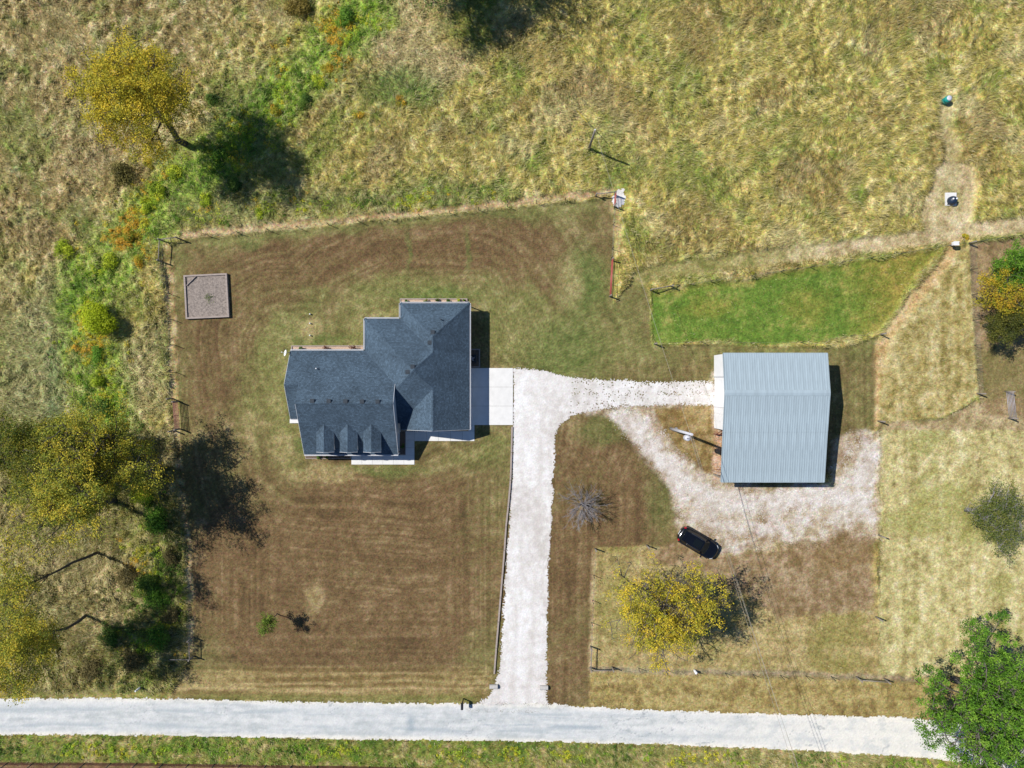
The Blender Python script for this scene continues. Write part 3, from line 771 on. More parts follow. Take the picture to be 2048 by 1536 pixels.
# soffits and fascia boards
def fascia(parent, pts, name='fascia', w=0.035, h=DZ):
    for a, b in zip(pts[:-1], pts[1:]):
        mb = MB(); d = Vector(b) - Vector(a)
        mb.beam(Vector(a) - Vector((0,0,h/2+0.012)), Vector(b) - Vector((0,0,h/2+0.012)), w, h)
        mb.build(name, M_TRIM, parent)
mb = MB()
mb.box(((XE+XW)/2, (YN+YS)/2, ZE-0.14), (XE-XW-0.06, YN-YS-0.06, 0.02))
mb.box(((XP+XW)/2 - 0.02, (YPN+YPS)/2, ZE-0.143), (XW-XP-0.1, YPN-YPS-0.06, 0.02))
mb.box(((FX0+FX1)/2, (FYN+FYS)/2, ZE-0.147), (FX1-FX0-0.06, FYN-FYS-0.06, 0.02))
mb.box(((FX0+FXB)/2, (FYN+BYS)/2, ZE-0.151), (FX0-FXB-0.06, FYN-BYS-0.06, 0.02))
mb.build('soffit', M_TRIM, house)
def gutter(a, b, out):
    """white gutter trough along an eave"""
    mb = MB(); a = Vector(a); b = Vector(b); o = Vector(out)
    c = o*0.055
    mb.beam(a + c + Vector((0,0,-0.09)), b + c + Vector((0,0,-0.09)), 0.008, 0.10)
    mb.beam(a + o*0.11 + Vector((0,0,-0.055)), b + o*0.11 + Vector((0,0,-0.055)), 0.03, 0.11)
    mb.beam(a + c + Vector((0,0,-0.135)), b + c + Vector((0,0,-0.135)), 0.13, 0.02)
    mb.beam(a + o*0.012 + Vector((0,0,-0.10)), b + o*0.012 + Vector((0,0,-0.10)), 0.024, 0.16)
    return mb.build('gutter', M_TRIM, house)
gutter((XE,YS,ZE), (XE,YN,ZE), (1,0,0)); gutter((XW,YN,ZE), (XE,YN,ZE), (0,1,0)); gutter((XW,YPN+.1,ZE), (XW,YN,ZE), (-1,0,0))
gutter((XP,YPN,ZE), (XW-.12,YPN,ZE), (0,1,0)); gutter((XP,FYN+.1,ZE), (XP,YPN,ZE), (-1,0,0))
gutter((FXB,FYN,ZE), (XP-.12,FYN,ZE), (0,1,0)); gutter((FX0,FYS,ZE), (FX1,FYS,ZE), (0,-1,0)); gutter((FXB,BYS,ZE), (FX0,BYS,ZE), (0,-1,0))
# rake boards and gable walls
def rake(x_or_y, pts):
    for a, b in zip(pts[:-1], pts[1:]):
        mb = MB(); mb.beam(Vector(a) - Vector((0,0,0.10)), Vector(b) - Vector((0,0,0.10)), 0.03, 0.17); mb.build('rake_board', M_TRIM, house)
rake(0, [(FX1+.01,FYS,ZE),(FX1+.01,FYR,FZR),(FX1+.01,FYN,ZE)])
rake(0, [(FX0-.01,FYS,ZE),(FX0-.01,FYR,FZR)])
rake(0, [(FXB-.01,BYS,ZE),(FXB-.01,BYR,BZR),(FXB-.01,FYN,ZE)])
rake(0, [(XW,YS-.01,ZE),(XR,YS-.01,ZR),(XE,YS-.01,ZE)])
def gable(pts):
    mb = MB(); mb.poly(pts); mb.build('gable_wall', M_SIDING, house)
zl = ZE - 0.02
gable([(FX1-.03,FYS,zl),(FX1-.03,FYN,zl),(FX1-.03,FYR,FZR-.02)]); gable([(FX0+.03,FYN,zl),(FX0+.03,FYS,zl),(FX0+.03,FYR,FZR-.02)])
gable([(FXB+.25,FYN-.2,zl),(FXB+.25,BYS+.2,zl),(FXB+.25,BYR,BZR-.15)]); gable([(XW+.1,YS+.25,zl),(XE-.1,YS+.25,zl),(XR,YS+.25,ZR-.1)])
# outer walls with doors and windows
def wall_box(x0, x1, y0, y1, h=2.36):
    mb = MB(); mb.box(((x0+x1)/2, (y0+y1)/2, h/2), (x1-x0, y1-y0, h)); return mb.build('wall', M_SIDING, house)
wall_box(XW+.4, XE-.4, YS+.35, YN-.4); wall_box(XP+.4, XW+.39, YPS+.4, YPN-.4, 2.355)
wall_box(FXB+.42, FX1-.12, BYS+.4, FYN-.4, 2.35)
wall_box(FX0+.25, FX1-.125, -5.0, BYS+.41, 2.345)
for x in (-20.6, -18.2, -16.3, -14.2, -11.9):
    mb = MB(); mb.box((x, FYS+.35, 1.18), (0.16, 0.16, 2.34)); mb.box((x, FYS+.35, 0.06), (0.22, 0.22, 0.12)); mb.build('porch_post', M_TRIM, house)
mb = MB(); mb.box(((FX0+FX1)/2, FYS+1.2, 0.06), (FX1-FX0-.4, 2.1, 0.12)); mb.build('porch_floor', M_CONC, house)
def opening(name, c, w, h, axis, material, frame=True):
    mb = MB()
    mb.box(c, (w, 0.05, h) if axis == 'y' else (0.05, w, h)); o = mb.build(name, material, house)
    if frame:
        f = MB(); t = 0.07
        for sx, sz, ww, hh in ((0, h/2+t/2, w+2*t, t), (0, -h/2-t/2, w+2*t, t), (w/2+t/2, 0, t, h), (-w/2-t/2, 0, t, h)):
            cc = (c[0]+sx, c[1], c[2]+sz) if axis == 'y' else (c[0], c[1]+sx, c[2]+sz)
            f.box(cc, (ww, 0.08, hh) if axis == 'y' else (0.08, ww, hh))
        f.build('frame', M_TRIM, o)
opening('garage_door', (XE-.39, -0.55, 1.07), 2.6, 2.1, 'x', M_DOORW); opening('garage_door', (XE-.39, -3.0, 1.07), 1.6, 2.1, 'x', M_DOORW)
for yy in (2.9, 6.0): opening('window', (XE-.39, yy, 1.4), 1.0, 1.3, 'x', M_GLASS)
for xx in (-19.0, -17.0, -13.2): opening('window', (xx, -5.02, 1.4), 1.0, 1.4, 'y', M_GLASS)
opening('front_door', (-15.2, -5.02, 1.06), 0.95, 2.05, 'y', M_RUST)
for xx in (-20.0, -17.4): opening('window', (xx, FYN-.39, 1.5), 1.1, 1.2, 'y', M_GLASS)
for xx in (-9.5, -6.5): opening('window', (xx, YN-.39, 1.5), 1.1, 1.2, 'y', M_GLASS)
# ridge caps
def cap(a, b, w=0.15):
    a = Vector(a); b = Vector(b); mb = MB(); d = (b - a).normalized(); sd = d.cross(Vector((0,0,1))).normalized()
    for i in (-1, 1):
        e = sd*w*i - Vector((0, 0, w*PT*(0.72 if abs(d.z) > 0.1 else 1.0)))
        q = [a + Vector((0,0,.022)), b + Vector((0,0,.022)), b + e + Vector((0,0,.02)), a + e + Vector((0,0,.02))]
        mb.poly(q if i < 0 else q[::-1])
    me = mb.mesh('ridge_cap', M_SHINGLE); slope_uv(me); link('ridge_cap', me, roof)
for a, b in ((A1, V1), (V1, PK), (PK, V2), (V2, GR), ((XE,YN,ZE), A1), ((XW,YN,ZE), A1), ((XP,YPN,ZE), PK), (PK, (XC-1.55,YC-1.55,ZP-PT*1.55)), ((FX0,FYR,FZR),(FX1,FYR,FZR)), ((FXB,BYR,BZR),(FX0-.1,BYR,BZR))):
    cap(a, b)
# dormers
for xd in (-18.53, -16.20, -13.87):
    yr0 = -(4.36-FZR)/PT*-1 + FYR - 0; zd, zt, hw = 3.86, 4.37, 0.875
    y_r = FYR - (FZR - zt)/PT; y_e = FYR - (FZR - zd)/PT; yf = -6.74
    w = MB(); zb = FZR - PT*(FYR - (yf + .12)) - 0.05
    xl, xr = xd - hw + .14, xd + hw - .14
    w.poly([(xl,yf+.12,zb),(xr,yf+.12,zb),(xr,yf+.12,zd-.03),(xd,yf+.12,zt-.08),(xl,yf+.12,zd-.03)])
    w.poly([(xl,y_e,zd-.03),(xl,yf+.12,zb),(xl,yf+.12,zd-.03)]); w.poly([(xr,yf+.12,zb),(xr,y_e,zd-.03),(xr,yf+.12,zd-.03)])
    dm = w.build('dormer', M_SIDING, house)
    r = MB()
    r.poly([(xd-hw,y_e+.02,zd),(xd-hw,yf,zd),(xd,yf,zt),(xd,y_r+.02,zt)]); r.poly([(xd+hw,yf,zd),(xd+hw,y_e+.02,zd),(xd,y_r+.02,zt),(xd,yf,zt)])
    me = r.mesh('dormer_roof', M_SHINGLE); slope_uv(me); link('dormer_roof', me, dm)
    t = MB(); t.beam((xd-hw,yf-.012,zd-.06),(xd,yf-.012,zt-.06),.025,.12); t.beam((xd,yf-.012,zt-.06),(xd+hw,yf-.012,zd-.06),.025,.12)
    t.beam((xd-hw+.01,yf,zd-.06),(xd-hw+.01,y_e,zd-.06),.02,.11); t.beam((xd+hw-.01,yf,zd-.06),(xd+hw-.01,y_e,zd-.06),.02,.11)
    t.build('dormer_trim', M_TRIM, dm)
    g = MB(); g.box((xd, yf+.105, zd-.42), (.62, .03, .7)); g.build('dormer_window', M_GLASS, dm)
# roof vents and pipes
def roof_z(x, y):
    zs = []
    if FX0 <= x <= FX1 and FYS <= y <= FYN: zs.append(min(ZE+PT*(FYN-y), ZE+PT*(y-FYS)))
    if XP <= x <= XE and YPS <= y <= YPN: zs.append(min(ZE+PT*(x-XP), ZE+PT*(XE-x), ZE+PT*(YPN-y), ZE+PT*(y-YPS)))
    if XW <= x <= XE and YS <= y <= YN: zs.append(min(ZE+PT*(x-XW), ZE+PT*(XE-x), ZE+PT*(YN-y)))
    return max(zs) if zs else ZE
def on_roof(px, py):
    z = 4.5
    for _ in range(8):
        p = G(px, py, z); z = roof_z(p.x, p.y)
    return G(px, py, z)
for px, py in ((625,801.5),(658,802),(691.5,802.5),(724.5,803),(755.5,803),(865.5,664.5),(859.5,685),(825.5,733),(815.5,744)):
    p = on_roof(px, py); v = MB()
    b0 = Vector((p.x, p.y, p.z))
    v.box(b0 + Vector((0,0,.06)), (.34,.34,.14)); v.box(b0 + Vector((0,0,.15)), (.40,.40,.035)); v.build('roof_vent', M_SHINGLE if False else M_DKMETAL, roof)
for px, py, mt in ((634,737,M_WHITE),(882.5,639.5,M_DKMETAL)):
    p = on_roof(px, py); v = MB(); v.tube([p - Vector((0,0,.1)), p + Vector((0,0,.42))], .055, 10); v.build('vent_pipe', mt, roof)
# downspouts
for x, y in ((XE+.06, YN-.15),(XE+.06, YS+.15),(FX1-.2, FYS-.06),(FX0+.2,FYS-.06)):
    v = MB(); v.box((x, y, 1.2), (.07,.09,2.3)); v.build('downspout', M_TRIM, house)
# side stoop
v = MB(); c = G(589.5, 842); v.box((c.x, c.y, .12), (.9, .42, .24)); v.build('stoop', M_CONC, house)

# satellite dish on the gable corner
d0 = G(582, 705, 2.3)
dish = empty('satellite_dish', d0, 0, 'white satellite dish on an arm at the north west gable corner', 'satellite dish')
v = MB(); v.tube([(0.1,0,0),(-.12,.0,.1),(-.18,-.02,.45)], .025, 8); v.build('mast', M_GREYGATE, dish)
v = MB()
q = Vector((-.75,.18,.55)).to_track_quat('Z','Y').to_matrix(); cc = Vector((-.34,-.08,.5))
n = 20; rings = [(0.0,0.0),(.12,.012),(.24,.05),(.33,.10)]
vs = []
for r_, h_ in rings[1:]:
    for k in range(n): vs.append(cc + q @ Vector((r_*math.cos(2*math.pi*k/n), r_*math.sin(2*math.pi*k/n), h_)))
b = len(v.v); v.v += [tuple(p) for p in vs]
v.v.append(tuple(cc)); ci = len(v.v)-1
for k in range(n): v.f.append((ci, b+k, b+(k+1)%n)); v.m.append(0); v.smooth.append(True)
for i in range(2):
    for k in range(n): v.f.append((b+i*n+k, b+(i+1)*n+k, b+(i+1)*n+(k+1)%n, b+i*n+(k+1)%n)); v.m.append(0); v.smooth.append(True)
v.build('reflector', M_WHITE, dish)
v = MB(); v.tube([cc + q @ Vector((0,-.3,.06)), cc + q @ Vector((0,-.06,.42))], .018, 6); v.box(cc + q @ Vector((0,-.05,.44)), (.07,.07,.12)); v.build('feed_arm', M_WHITE, dish)

# ------------------------------------------------------------------ concrete: pad and walk in slabs
def slabs(name, rects, z0, material, gap=0.018, t=0.10):
    root = empty(name); root['kind'] = 'structure'
    for (a, b, c, d) in rects:
        p = G(a, b); q2 = G(c, d)
        v = MB(); v.box(((p.x+q2.x)/2, (p.y+q2.y)/2, z0 + t/2 - .04), (abs(q2.x-p.x)-gap, abs(p.y-q2.y)-gap, t)); v.build('slab', material, root)
    return root
slabs('concrete_pad', [(936,736,976,774),(976,736,1026,774),(936,774,976,812),(976,774,1026,812),(936,812,976,850),(976,812,1026,850)], .02, M_CONC)
rects = [(811,862,829,880),(811,880,829,895),(811,895,829,910)]
xs = [829,853,877,901,925,949]
rects += [(a, 862, b, 882) for a, b in zip(xs[:-1], xs[1:])]
xs = [703,724,745,766,787,808,829]
rects += [(a, 910, b, 929) for a, b in zip(xs[:-1], xs[1:])]
rects += [(937,850,949,862)]
slabs('sidewalk', rects, .02, M_CONC)

# ------------------------------------------------------------------ leaves, shrubs, trees
def leaf_mesh(name, C, size, colors, rg, parent, up=0.5, aspect=0.6, material=None, nrm=None):
    k = len(C)
    if nrm is None:
        nrm = rg.normal(0, 1, (k, 3)); nrm[:, 2] = np.abs(nrm[:, 2]) + up
    nrm = nrm / np.linalg.norm(nrm, axis=1)[:, None]
    t = np.cross(nrm, rg.normal(0, 1, (k, 3))); t /= np.linalg.norm(t, axis=1)[:, None] + 1e-9
    b = np.cross(nrm, t)
    a = (size * rg.uniform(0.7, 1.3, k) / 2)[:, None]
    V = np.stack([C - t*a, C - b*a*aspect, C + t*a, C + b*a*aspect], 1).reshape(-1, 3)
    return np_mesh(name, V, 4, np.repeat(np.clip(colors, 0.003, 0.85), 4, axis=0), material or M_LEAF, parent)

def shrub(px, py, r, h, cs, label, group, seed, n=None, cat='shrub', z=0.0, name='shrub', leaf=0.16, stem=True):
    rg = np.random.default_rng(seed)
    p = G(px, py); root = empty(name, (p.x, p.y, z), 0, label, cat, group)
    n = n or int(700 * r * r + 250)
    k = max(5, int(9*r)); cen = rg.normal(0, 1, (k, 3)); cen /= np.linalg.norm(cen, axis=1)[:, None]
    cen[:, 2] = np.abs(cen[:, 2])
    cen = cen * np.array([r*.62, r*.62, h*.55]) * rg.uniform(.5, 1, (k, 1)) + np.array([0, 0, h*.30])
    cid = rg.integers(0, k, n)
    off = rg.normal(0, 1, (n, 3)); off /= np.linalg.norm(off, axis=1)[:, None]
    C = cen[cid] + off * (r*.40*rg.uniform(.5, 1.05, (n, 1))) * np.array([1, 1, .8])
    C[:, 2] = np.abs(C[:, 2]) + .02
    cc = pal([np.array(c) for c in cs], rg.random(k))[cid] * rg.uniform(.7, 1.35, n)[:, None]
    leaf_mesh('foliage', C, leaf, cc, rg, root, nrm=off + np.array([0, 0, .6]) + rg.normal(0, .5, (n, 3)))
    if stem:
        mb = MB()
        for i in range(min(k, 7)):
            mb.tube([(cen[i][0]*.08, cen[i][1]*.08, -.05), tuple(cen[i]*np.array([.5,.5,.6])), tuple(cen[i])], [.03, .02, .008], 4)
        mb.build('stem', M_BARKD, root)
    return root

def tree(px, py, crown_h, rad, label, cs, seed, name='tree', vr=None, lean=(0, 0), trunk_r=0.22, limbs=11, subs=5, twigs=4, per=26, leaf=0.20, cl=0.5, group=None, bark=None,
         leafy=1.0, start=0.35, drop=0.0, up=0.5, top_bias=0.0, cat='tree', dens_fn=None, trans=None, aspect=0.6, spread=0.5):
    """tapered trunk, limbs that reach into the crown, sub-limbs, twigs, leaf clumps round the twigs"""
    rg = np.random.default_rng(seed)
    p = G(px, py); root = empty(name, p, 0, label, cat, group)
    vr = vr or rad*0.8
    tip = np.array([lean[0], lean[1], crown_h])
    mb = MB(); bark = bark or M_BARK
    def wob(a, b, n, amt):
        pts = [a + (b-a)*t for t in np.linspace(0, 1, n)]
        for q in pts[1:-1]: q += rg.normal(0, amt, 3)
        return pts
    tr = wob(np.array([0., 0., -.15]), tip + np.array([0, 0, vr*.35]), 7, .13*rad/4)
    mb.tube(tr, list(np.linspace(trunk_r*1.15, trunk_r*.28, 7)), 8)
    clumps = []
    for i in range(limbs):
        f = start + (0.95 - start) * (i + rg.random()*.7) / limbs
        k = f*6; a0 = tr[int(k)] + (tr[min(int(k)+1, 6)] - tr[int(k)])*(k-int(k))
        az = i*2.399 + rg.normal(0, .35); el = rg.uniform(-.35, 1.0) if i < limbs*.75 else rg.uniform(.4, 1.3)
        rr = rg.uniform(.72, 1.0)
        end = tip + np.array([math.cos(az)*math.cos(el)*rad*rr, math.sin(az)*math.cos(el)*rad*rr, math.sin(el)*vr*rr])
        lr = trunk_r * rg.uniform(.34, .5) * (1 - .45*f)
        pts = wob(a0.copy(), end, 6, .10*rad/4)
        for j, q in enumerate(pts): q[2] += .10*rad*math.sin(j/5*math.pi)
        mb.tube(pts, list(np.linspace(lr, lr*.2, 6)), 6)
        for s_ in range(subs):
            k = rg.uniform(1.4, 5); b0 = pts[int(k)] + (pts[min(int(k)+1, 5)] - pts[int(k)])*(k-int(k))
            d = rg.normal(0, 1, 3); d[2] = d[2]*.6 + .25; d /= np.linalg.norm(d)
            L = rad*rg.uniform(.22, .48)
            e = b0 + d*L
            sp = wob(b0.copy(), e, 4, .05*rad/4)
            mb.tube(sp, list(np.linspace(lr*.38, lr*.1, 4)), 4, caps=False)
            leafed = rg.random() < leafy
            for t_ in range(twigs):
                k2 = rg.uniform(.8, 3); c0 = sp[int(k2)] + (sp[min(int(k2)+1, 3)] - sp[int(k2)])*(k2-int(k2))
                d2 = rg.normal(0, 1, 3); d2[2] = d2[2]*.7 + .2; d2 /= np.linalg.norm(d2)
                e2 = c0 + d2*rad*rg.uniform(.08, .2)
                mb.tube([c0, e2], [lr*.14 + .006, .006], 3, caps=False)
                if leafed: clumps.append(e2)
            if leafed: clumps.append(e)
        clumps.append(end)
    mb.build('trunk', bark, root)
    clumps = np.array(clumps)
    if dens_fn is not None:
        clumps = clumps[np.array([rg.random() < dens_fn(c) for c in clumps])]
    if per > 0 and len(clumps):
        n = len(clumps)*per; cid = np.repeat(np.arange(len(clumps)), per)
        off = rg.normal(0, 1, (n, 3)) * np.array([1, 1, .7]) * cl * spread
        C = clumps[cid] + off
        C[:, 2] = np.maximum(C[:, 2], 0.15)
        shade = rg.random(len(clumps))[cid]
        cc = pal([np.array(c) for c in cs], np.clip(shade*.75 + rg.random(n)*.35 - .05, 0, 1)) * rg.uniform(.82, 1.18, n)[:, None]
        leaf_mesh('crown', C, leaf, cc, rg, root, up=up, aspect=aspect)
    return root

def weeds(name, n_cl, line, half, cs, seed, label, per=60, r=(.2,.6), hh=(.25,.8), leaf=.11):
    rg = np.random.default_rng(seed); L = np.array(line, dtype=float)
    seg = np.hypot(*np.diff(L, axis=0).T); cum = np.append(0, np.cumsum(seg))
    t = rg.uniform(0, cum[-1], n_cl); i = np.clip(np.searchsorted(cum, t) - 1, 0, len(seg)-1); f = (t - cum[i])/seg[i]
    c = L[i] + (L[i+1]-L[i])*f[:, None] + rg.normal(0, half*.55, (n_cl, 2))
    x = (c[:, 0]-1024)*S; y = (768-c[:, 1])*S
    ok = (sample(TALL, x, y) > .35) & (fbm(x/2.2, y/2.2, seed, 3) > .44)
    x = x[ok]; y = y[ok]; k = len(x); rr = rg.uniform(*r, k); h = rg.uniform(*hh, k); cid = np.repeat(np.arange(k), per); n = len(cid)
    off = rg.normal(0, 1, (n, 3)); off /= np.linalg.norm(off, axis=1)[:, None]; off[:, 2] = np.abs(off[:, 2])
    q = rg.uniform(.4, 1, n)[:, None]
    C = np.stack([x[cid], y[cid], sample(Z, x, y)[cid]*.6], 1) + off*q*np.stack([rr[cid], rr[cid], h[cid]], 1)
    tone = np.clip(fbm(x/3.5, y/3.5, seed+3, 2)*2.2 - .6 + rg.normal(0, .15, k), 0, 1)
    cc = pal([np.array(a) for a in cs], tone)[cid] * rg.uniform(.65, 1.35, n)[:, None]
    o = leaf_mesh(name, C, leaf, cc, rg, None, nrm=off + np.array([0, 0, .5]) + rg.normal(0, .5, (n, 3)))
    return tag(o, label, 'weeds', None, 'stuff')
WD = [A(70,100,34,1.5), A(104,140,42,1.7), A(146,168,46,1.75), A(182,176,48,1.75), A(190,150,52,1.7)]
weeds('ditch_weeds', 3000, DITCH, 52, WD, 401, 'green and yellow weeds filling the ditch through the meadow')
weeds('fence_weeds', 350, [(370,440),(560,415),(760,405),(1000,385)], 22, WD, 402, 'green weeds growing above the north fence', hh=(.15,.45))
weeds('brush', 650, [(250,1000),(310,1080),(320,1180),(300,1290),(230,1330)], 70, [A(64,82,36,1.3), A(96,112,46,1.4), A(130,130,60,1.4), A(154,142,76,1.4)], 403, 'low tangled brush under the west trees', hh=(.3,1.1))
weeds('verge_weeds', 900, [(-60,1494),(300,1496),(700,1502),(1100,1508),(1500,1516),(1900,1536)], 16, WD[:4], 404, 'leafy green weeds on the verge across the road', per=40, r=(.15,.4), hh=(.15,.5))
YEL = [A(108,114,42,1.6), A(150,144,42,1.8), A(180,163,48,1.9), A(188,156,50,1.9)]
YELG = [A(86,102,42,1.55), A(122,130,46,1.75), A(158,150,50,1.8), A(186,160,52,1.9)]
GRN = [A(58,90,28,1.3), A(80,120,34,1.45), A(102,142,42,1.5), A(124,152,54,1.5)]
OLV = [A(64,80,38,1.3), A(92,108,50,1.35), A(118,124,60,1.35), A(136,130,64,1.35)]
ORG = [A(110,122,36,1.5), A(164,150,42,1.6), A(182,140,44,1.6)]
LGR = [A(108,128,34,1.6), A(144,160,38,1.75), A(172,176,46,1.75)]
DGR = [A(54,80,32,1.3), A(80,110,40,1.4), A(108,132,50,1.4)]
BRR = [A(82,78,46,1.2), A(112,102,60,1.2), A(142,126,80,1.2)]
tree(376, 290, 9.4, 5.4, 'yellow leaved tree with a long bare trunk leaning over the ditch', YEL, 101, vr=4.6, lean=(-.4, 1.5), trunk_r=.32, limbs=24, subs=8, twigs=5, per=50, leaf=.15, cl=.56, leafy=.75, start=.42, bark=M_BARKD)
tree(1288, 1164, 8.6, 6.0, 'spreading yellow leaved tree beside the parked black car', YEL, 102, vr=3.4, lean=(.2, -.3), trunk_r=.34, limbs=22, subs=7, twigs=5, per=44, leaf=.15, cl=.48, leafy=.52, start=.25)
tree(285, 925, 9.0, 6.3, 'large yellow green tree shading the fence by the red rail gate', YELG, 103, vr=4.6, lean=(-.4, -.2), trunk_r=.4, limbs=24, subs=8, twigs=5, per=48, leaf=.16, cl=.55, leafy=.8, start=.25, bark=M_BARKD)
tree(150, 890, 7.6, 4.4, 'green tree half hidden behind the large yellow green tree', [A(62,88,30,1.2), A(94,112,36,1.2), A(132,134,44,1.2), A(152,136,44,1.2)], 104, vr=3.6, trunk_r=.25, limbs=14, subs=7, twigs=4, per=44, leaf=.15, cl=.65, start=.3)
tree(235, 1000, 10.2, 3.8, 'tall thin yellow tree beside a bright green bush', YELG, 105, vr=3.4, lean=(-.8, -.6), trunk_r=.24, limbs=10, subs=5, twigs=3, per=26, leaf=.14, cl=.6, leafy=.6, start=.5, bark=M_BARKD)
tree(200, 1103, 12.4, 3.2, 'tall sparse tree with a long dark leaning trunk and few leaves', YELG, 106, vr=2.6, lean=(-.6, -.5), trunk_r=.15, limbs=12, subs=6, twigs=5, per=26, leaf=.14, cl=.5, leafy=.5, start=.5, bark=M_BARKD)
tree(178, 1226, 10.6, 4.0, 'tall yellow tree with forked dark trunk near the road verge', YELG, 107, vr=3.0, lean=(-.5, -.3), trunk_r=.15, limbs=17, subs=7, twigs=5, per=40, leaf=.15, cl=.55, leafy=.72, start=.42, bark=M_BARKD)
tree(1906, 1358, 7.0, 7.3, 'dense bright green tree overhanging the end of the road', GRN, 108, vr=4.4, trunk_r=.42, limbs=30, subs=10, twigs=5, per=60, leaf=.18, cl=.42, start=.22, bark=M_BARK, up=.5, leafy=.68)
tree(1931, 1020, 4.0, 3.8, 'olive tree with grey twigs standing in the pale pasture', OLV, 109, vr=2.4, lean=(.3, 0), trunk_r=.2, limbs=15, subs=8, twigs=5, per=26, leaf=.13, cl=.45, start=.2, bark=M_BAREBARK, leafy=.75)
tree(1985, 545, 3.6, 2.4, 'bright green round tree in the bare east yard', GRN, 110, vr=2.0, trunk_r=.16, limbs=10, subs=5, twigs=4, per=40, leaf=.15, cl=.42, start=.2)
tree(1955, 598, 4.0, 2.9, 'orange yellow tree between two greener trees in the bare yard', ORG, 111, vr=2.2, trunk_r=.2, limbs=11, subs=6, twigs=4, per=30, leaf=.14, cl=.45, start=.2, leafy=.75, bark=M_BARKD)
tree(1968, 652, 3.4, 2.3, 'dark olive tree below the orange yellow tree', [A(60,72,30,1.2), A(92,98,40,1.2), A(126,120,48,1.2)], 112, vr=1.9, trunk_r=.18, limbs=10, subs=6, twigs=4, per=40, leaf=.13, cl=.42, start=.2)
tree(880, -16, 7.4, 5.0, 'dark leafed tree at the meadow top casting a wide shadow', DGR, 113, vr=3.6, trunk_r=.34, limbs=15, subs=7, twigs=5, per=40, leaf=.16, cl=.65, start=.25, bark=M_BARKD)
tree(1010, -36, 7.0, 4.2, 'sparse dark tree next to the wide shadow casting tree', DGR, 114, vr=3.0, trunk_r=.26, limbs=13, subs=5, twigs=4, per=26, leaf=.15, cl=.6, start=.3, bark=M_BARKD)
tree(554, 1227, 2.9, 1.0, 'slim green sapling standing alone on the brown front lawn', [A(76,98,34,1.4), A(106,128,44,1.5), A(128,144,54,1.5)], 115, vr=1.5, trunk_r=.05, limbs=12, subs=4, twigs=3, per=12, leaf=.14, cl=.22, start=.4, name='sapling', aspect=.35)
# bare tree by the drive
def bare_tree(px, py, seed):
    rg = np.random.default_rng(seed); p = G(px, py)
    root = empty('bare_tree', p, 0, 'leafless grey tree with fine radiating twigs beside the white driveway', 'tree')
    tk = MB(); br = MB()
    tk.tube([(0,0,-.1),(.03,0,.5),(.02,.03,1.1)], [.16,.13,.10], 8)
    for i in range(30):
        az = i*2.399 + rg.normal(0,.2); el = rg.uniform(.15, 1.25); L = rg.uniform(1.7, 2.7)*(.75+.3*math.cos(el))
        a = np.array([.02,.02,.5+.6*rg.random()]); d = np.array([math.cos(az)*math.cos(el), math.sin(az)*math.cos(el), math.sin(el)])
        pts = [a + d*L*t + np.array([0,0,.35*t*t*L*.3]) + (rg.normal(0,.04,3) if 0 < t < 1 else 0) for t in np.linspace(0,1,6)]
        tk.tube(pts, list(np.linspace(.030,.008,6)), 5, caps=False)
        for s_ in range(9):
            k = rg.uniform(1.2,5); b0 = pts[int(k)] + (pts[min(int(k)+1,5)]-pts[int(k)])*(k-int(k))
            d2 = d*.9 + rg.normal(0,.42,3); d2 /= np.linalg.norm(d2); e = b0 + d2*rg.uniform(.5,1.1)
            br.tube([b0, (b0+e)/2 + rg.normal(0,.04,3), e], [.014,.011,.007], 3, caps=False)
            for t_ in range(3):
                q = b0 + (e-b0)*rg.uniform(.3,1); d3 = d2 + rg.normal(0,.5,3); br.tube([q, q + d3/np.linalg.norm(d3)*rg.uniform(.25,.5)], [.008,.005], 3, caps=False)
    tk.build('trunk', M_BAREBARK, root); br.build('twigs', M_BAREBARK, root)
bare_tree(1163, 1006, 116)
# round willow-green bush in the west meadow and the weedy shrubs of the ditch
shrub(212, 641, 2.35, 3.4, [A(116,130,24,1.8), A(146,158,28,2.0), A(166,172,36,2.0)], 'round yellow green bush with a dark shadow west of the fence', None, 120, n=9000, cat='bush', name='round_bush', leaf=.15)
DITCH_LABELS = ['yellow green weedy shrub alone on the slope above the round bush', 'yellow green shrub between an orange shrub and the round bush', 'yellow green shrub below the tan olive shrub', 'yellow green shrub just below the yellow tree trunk', 'yellow green shrub halfway between the yellow tree and the fence corner', 'yellow green shrub just below the round bush', 'yellow green shrub beside an orange shrub in the upper ditch', 'yellow green shrub at the shadow edge above the north fence', 'small yellow green shrub against the north fence', 'large yellow green bush under the big west tree', 'green shrub inside the yellow tree shadow', 'dark green shrub between the yellow tree shadow and the fence', 'green shrub at the head of the ditch', 'dark green shrub midway along the upper ditch', 'dark green shrub between the round bush and the big west tree', 'green shrub touching the lower rim of the round bush', 'bright green bush by the west fence in the big tree shade', 'dark green bush behind the leaning sparse tree', 'bright green bush beside a dark green one in the brush', 'bright green bush near the fence corner brace', 'dark green bush at the foot of the forked tree', 'dark green shrub between the yellow tree crown and the ditch', 'orange tinted shrub beside the fence corner brace', 'orange tinted shrub beside the west fence', 'orange tinted shrub in the middle of the upper ditch', 'orange tinted shrub next to a yellow green one in the ditch', 'orange tinted shrub beside the tan olive shrub', 'orange tinted shrub in the green patch of the meadow', 'orange tinted shrub at the rim of the green meadow patch', 'brown shrub at the foot of the leaning sparse tree', 'brown shrub pressed against the west fence', 'brown shrub above the white marker post', 'brown shrub by the fence above the corner brace', 'brown shrub below the forked tree']
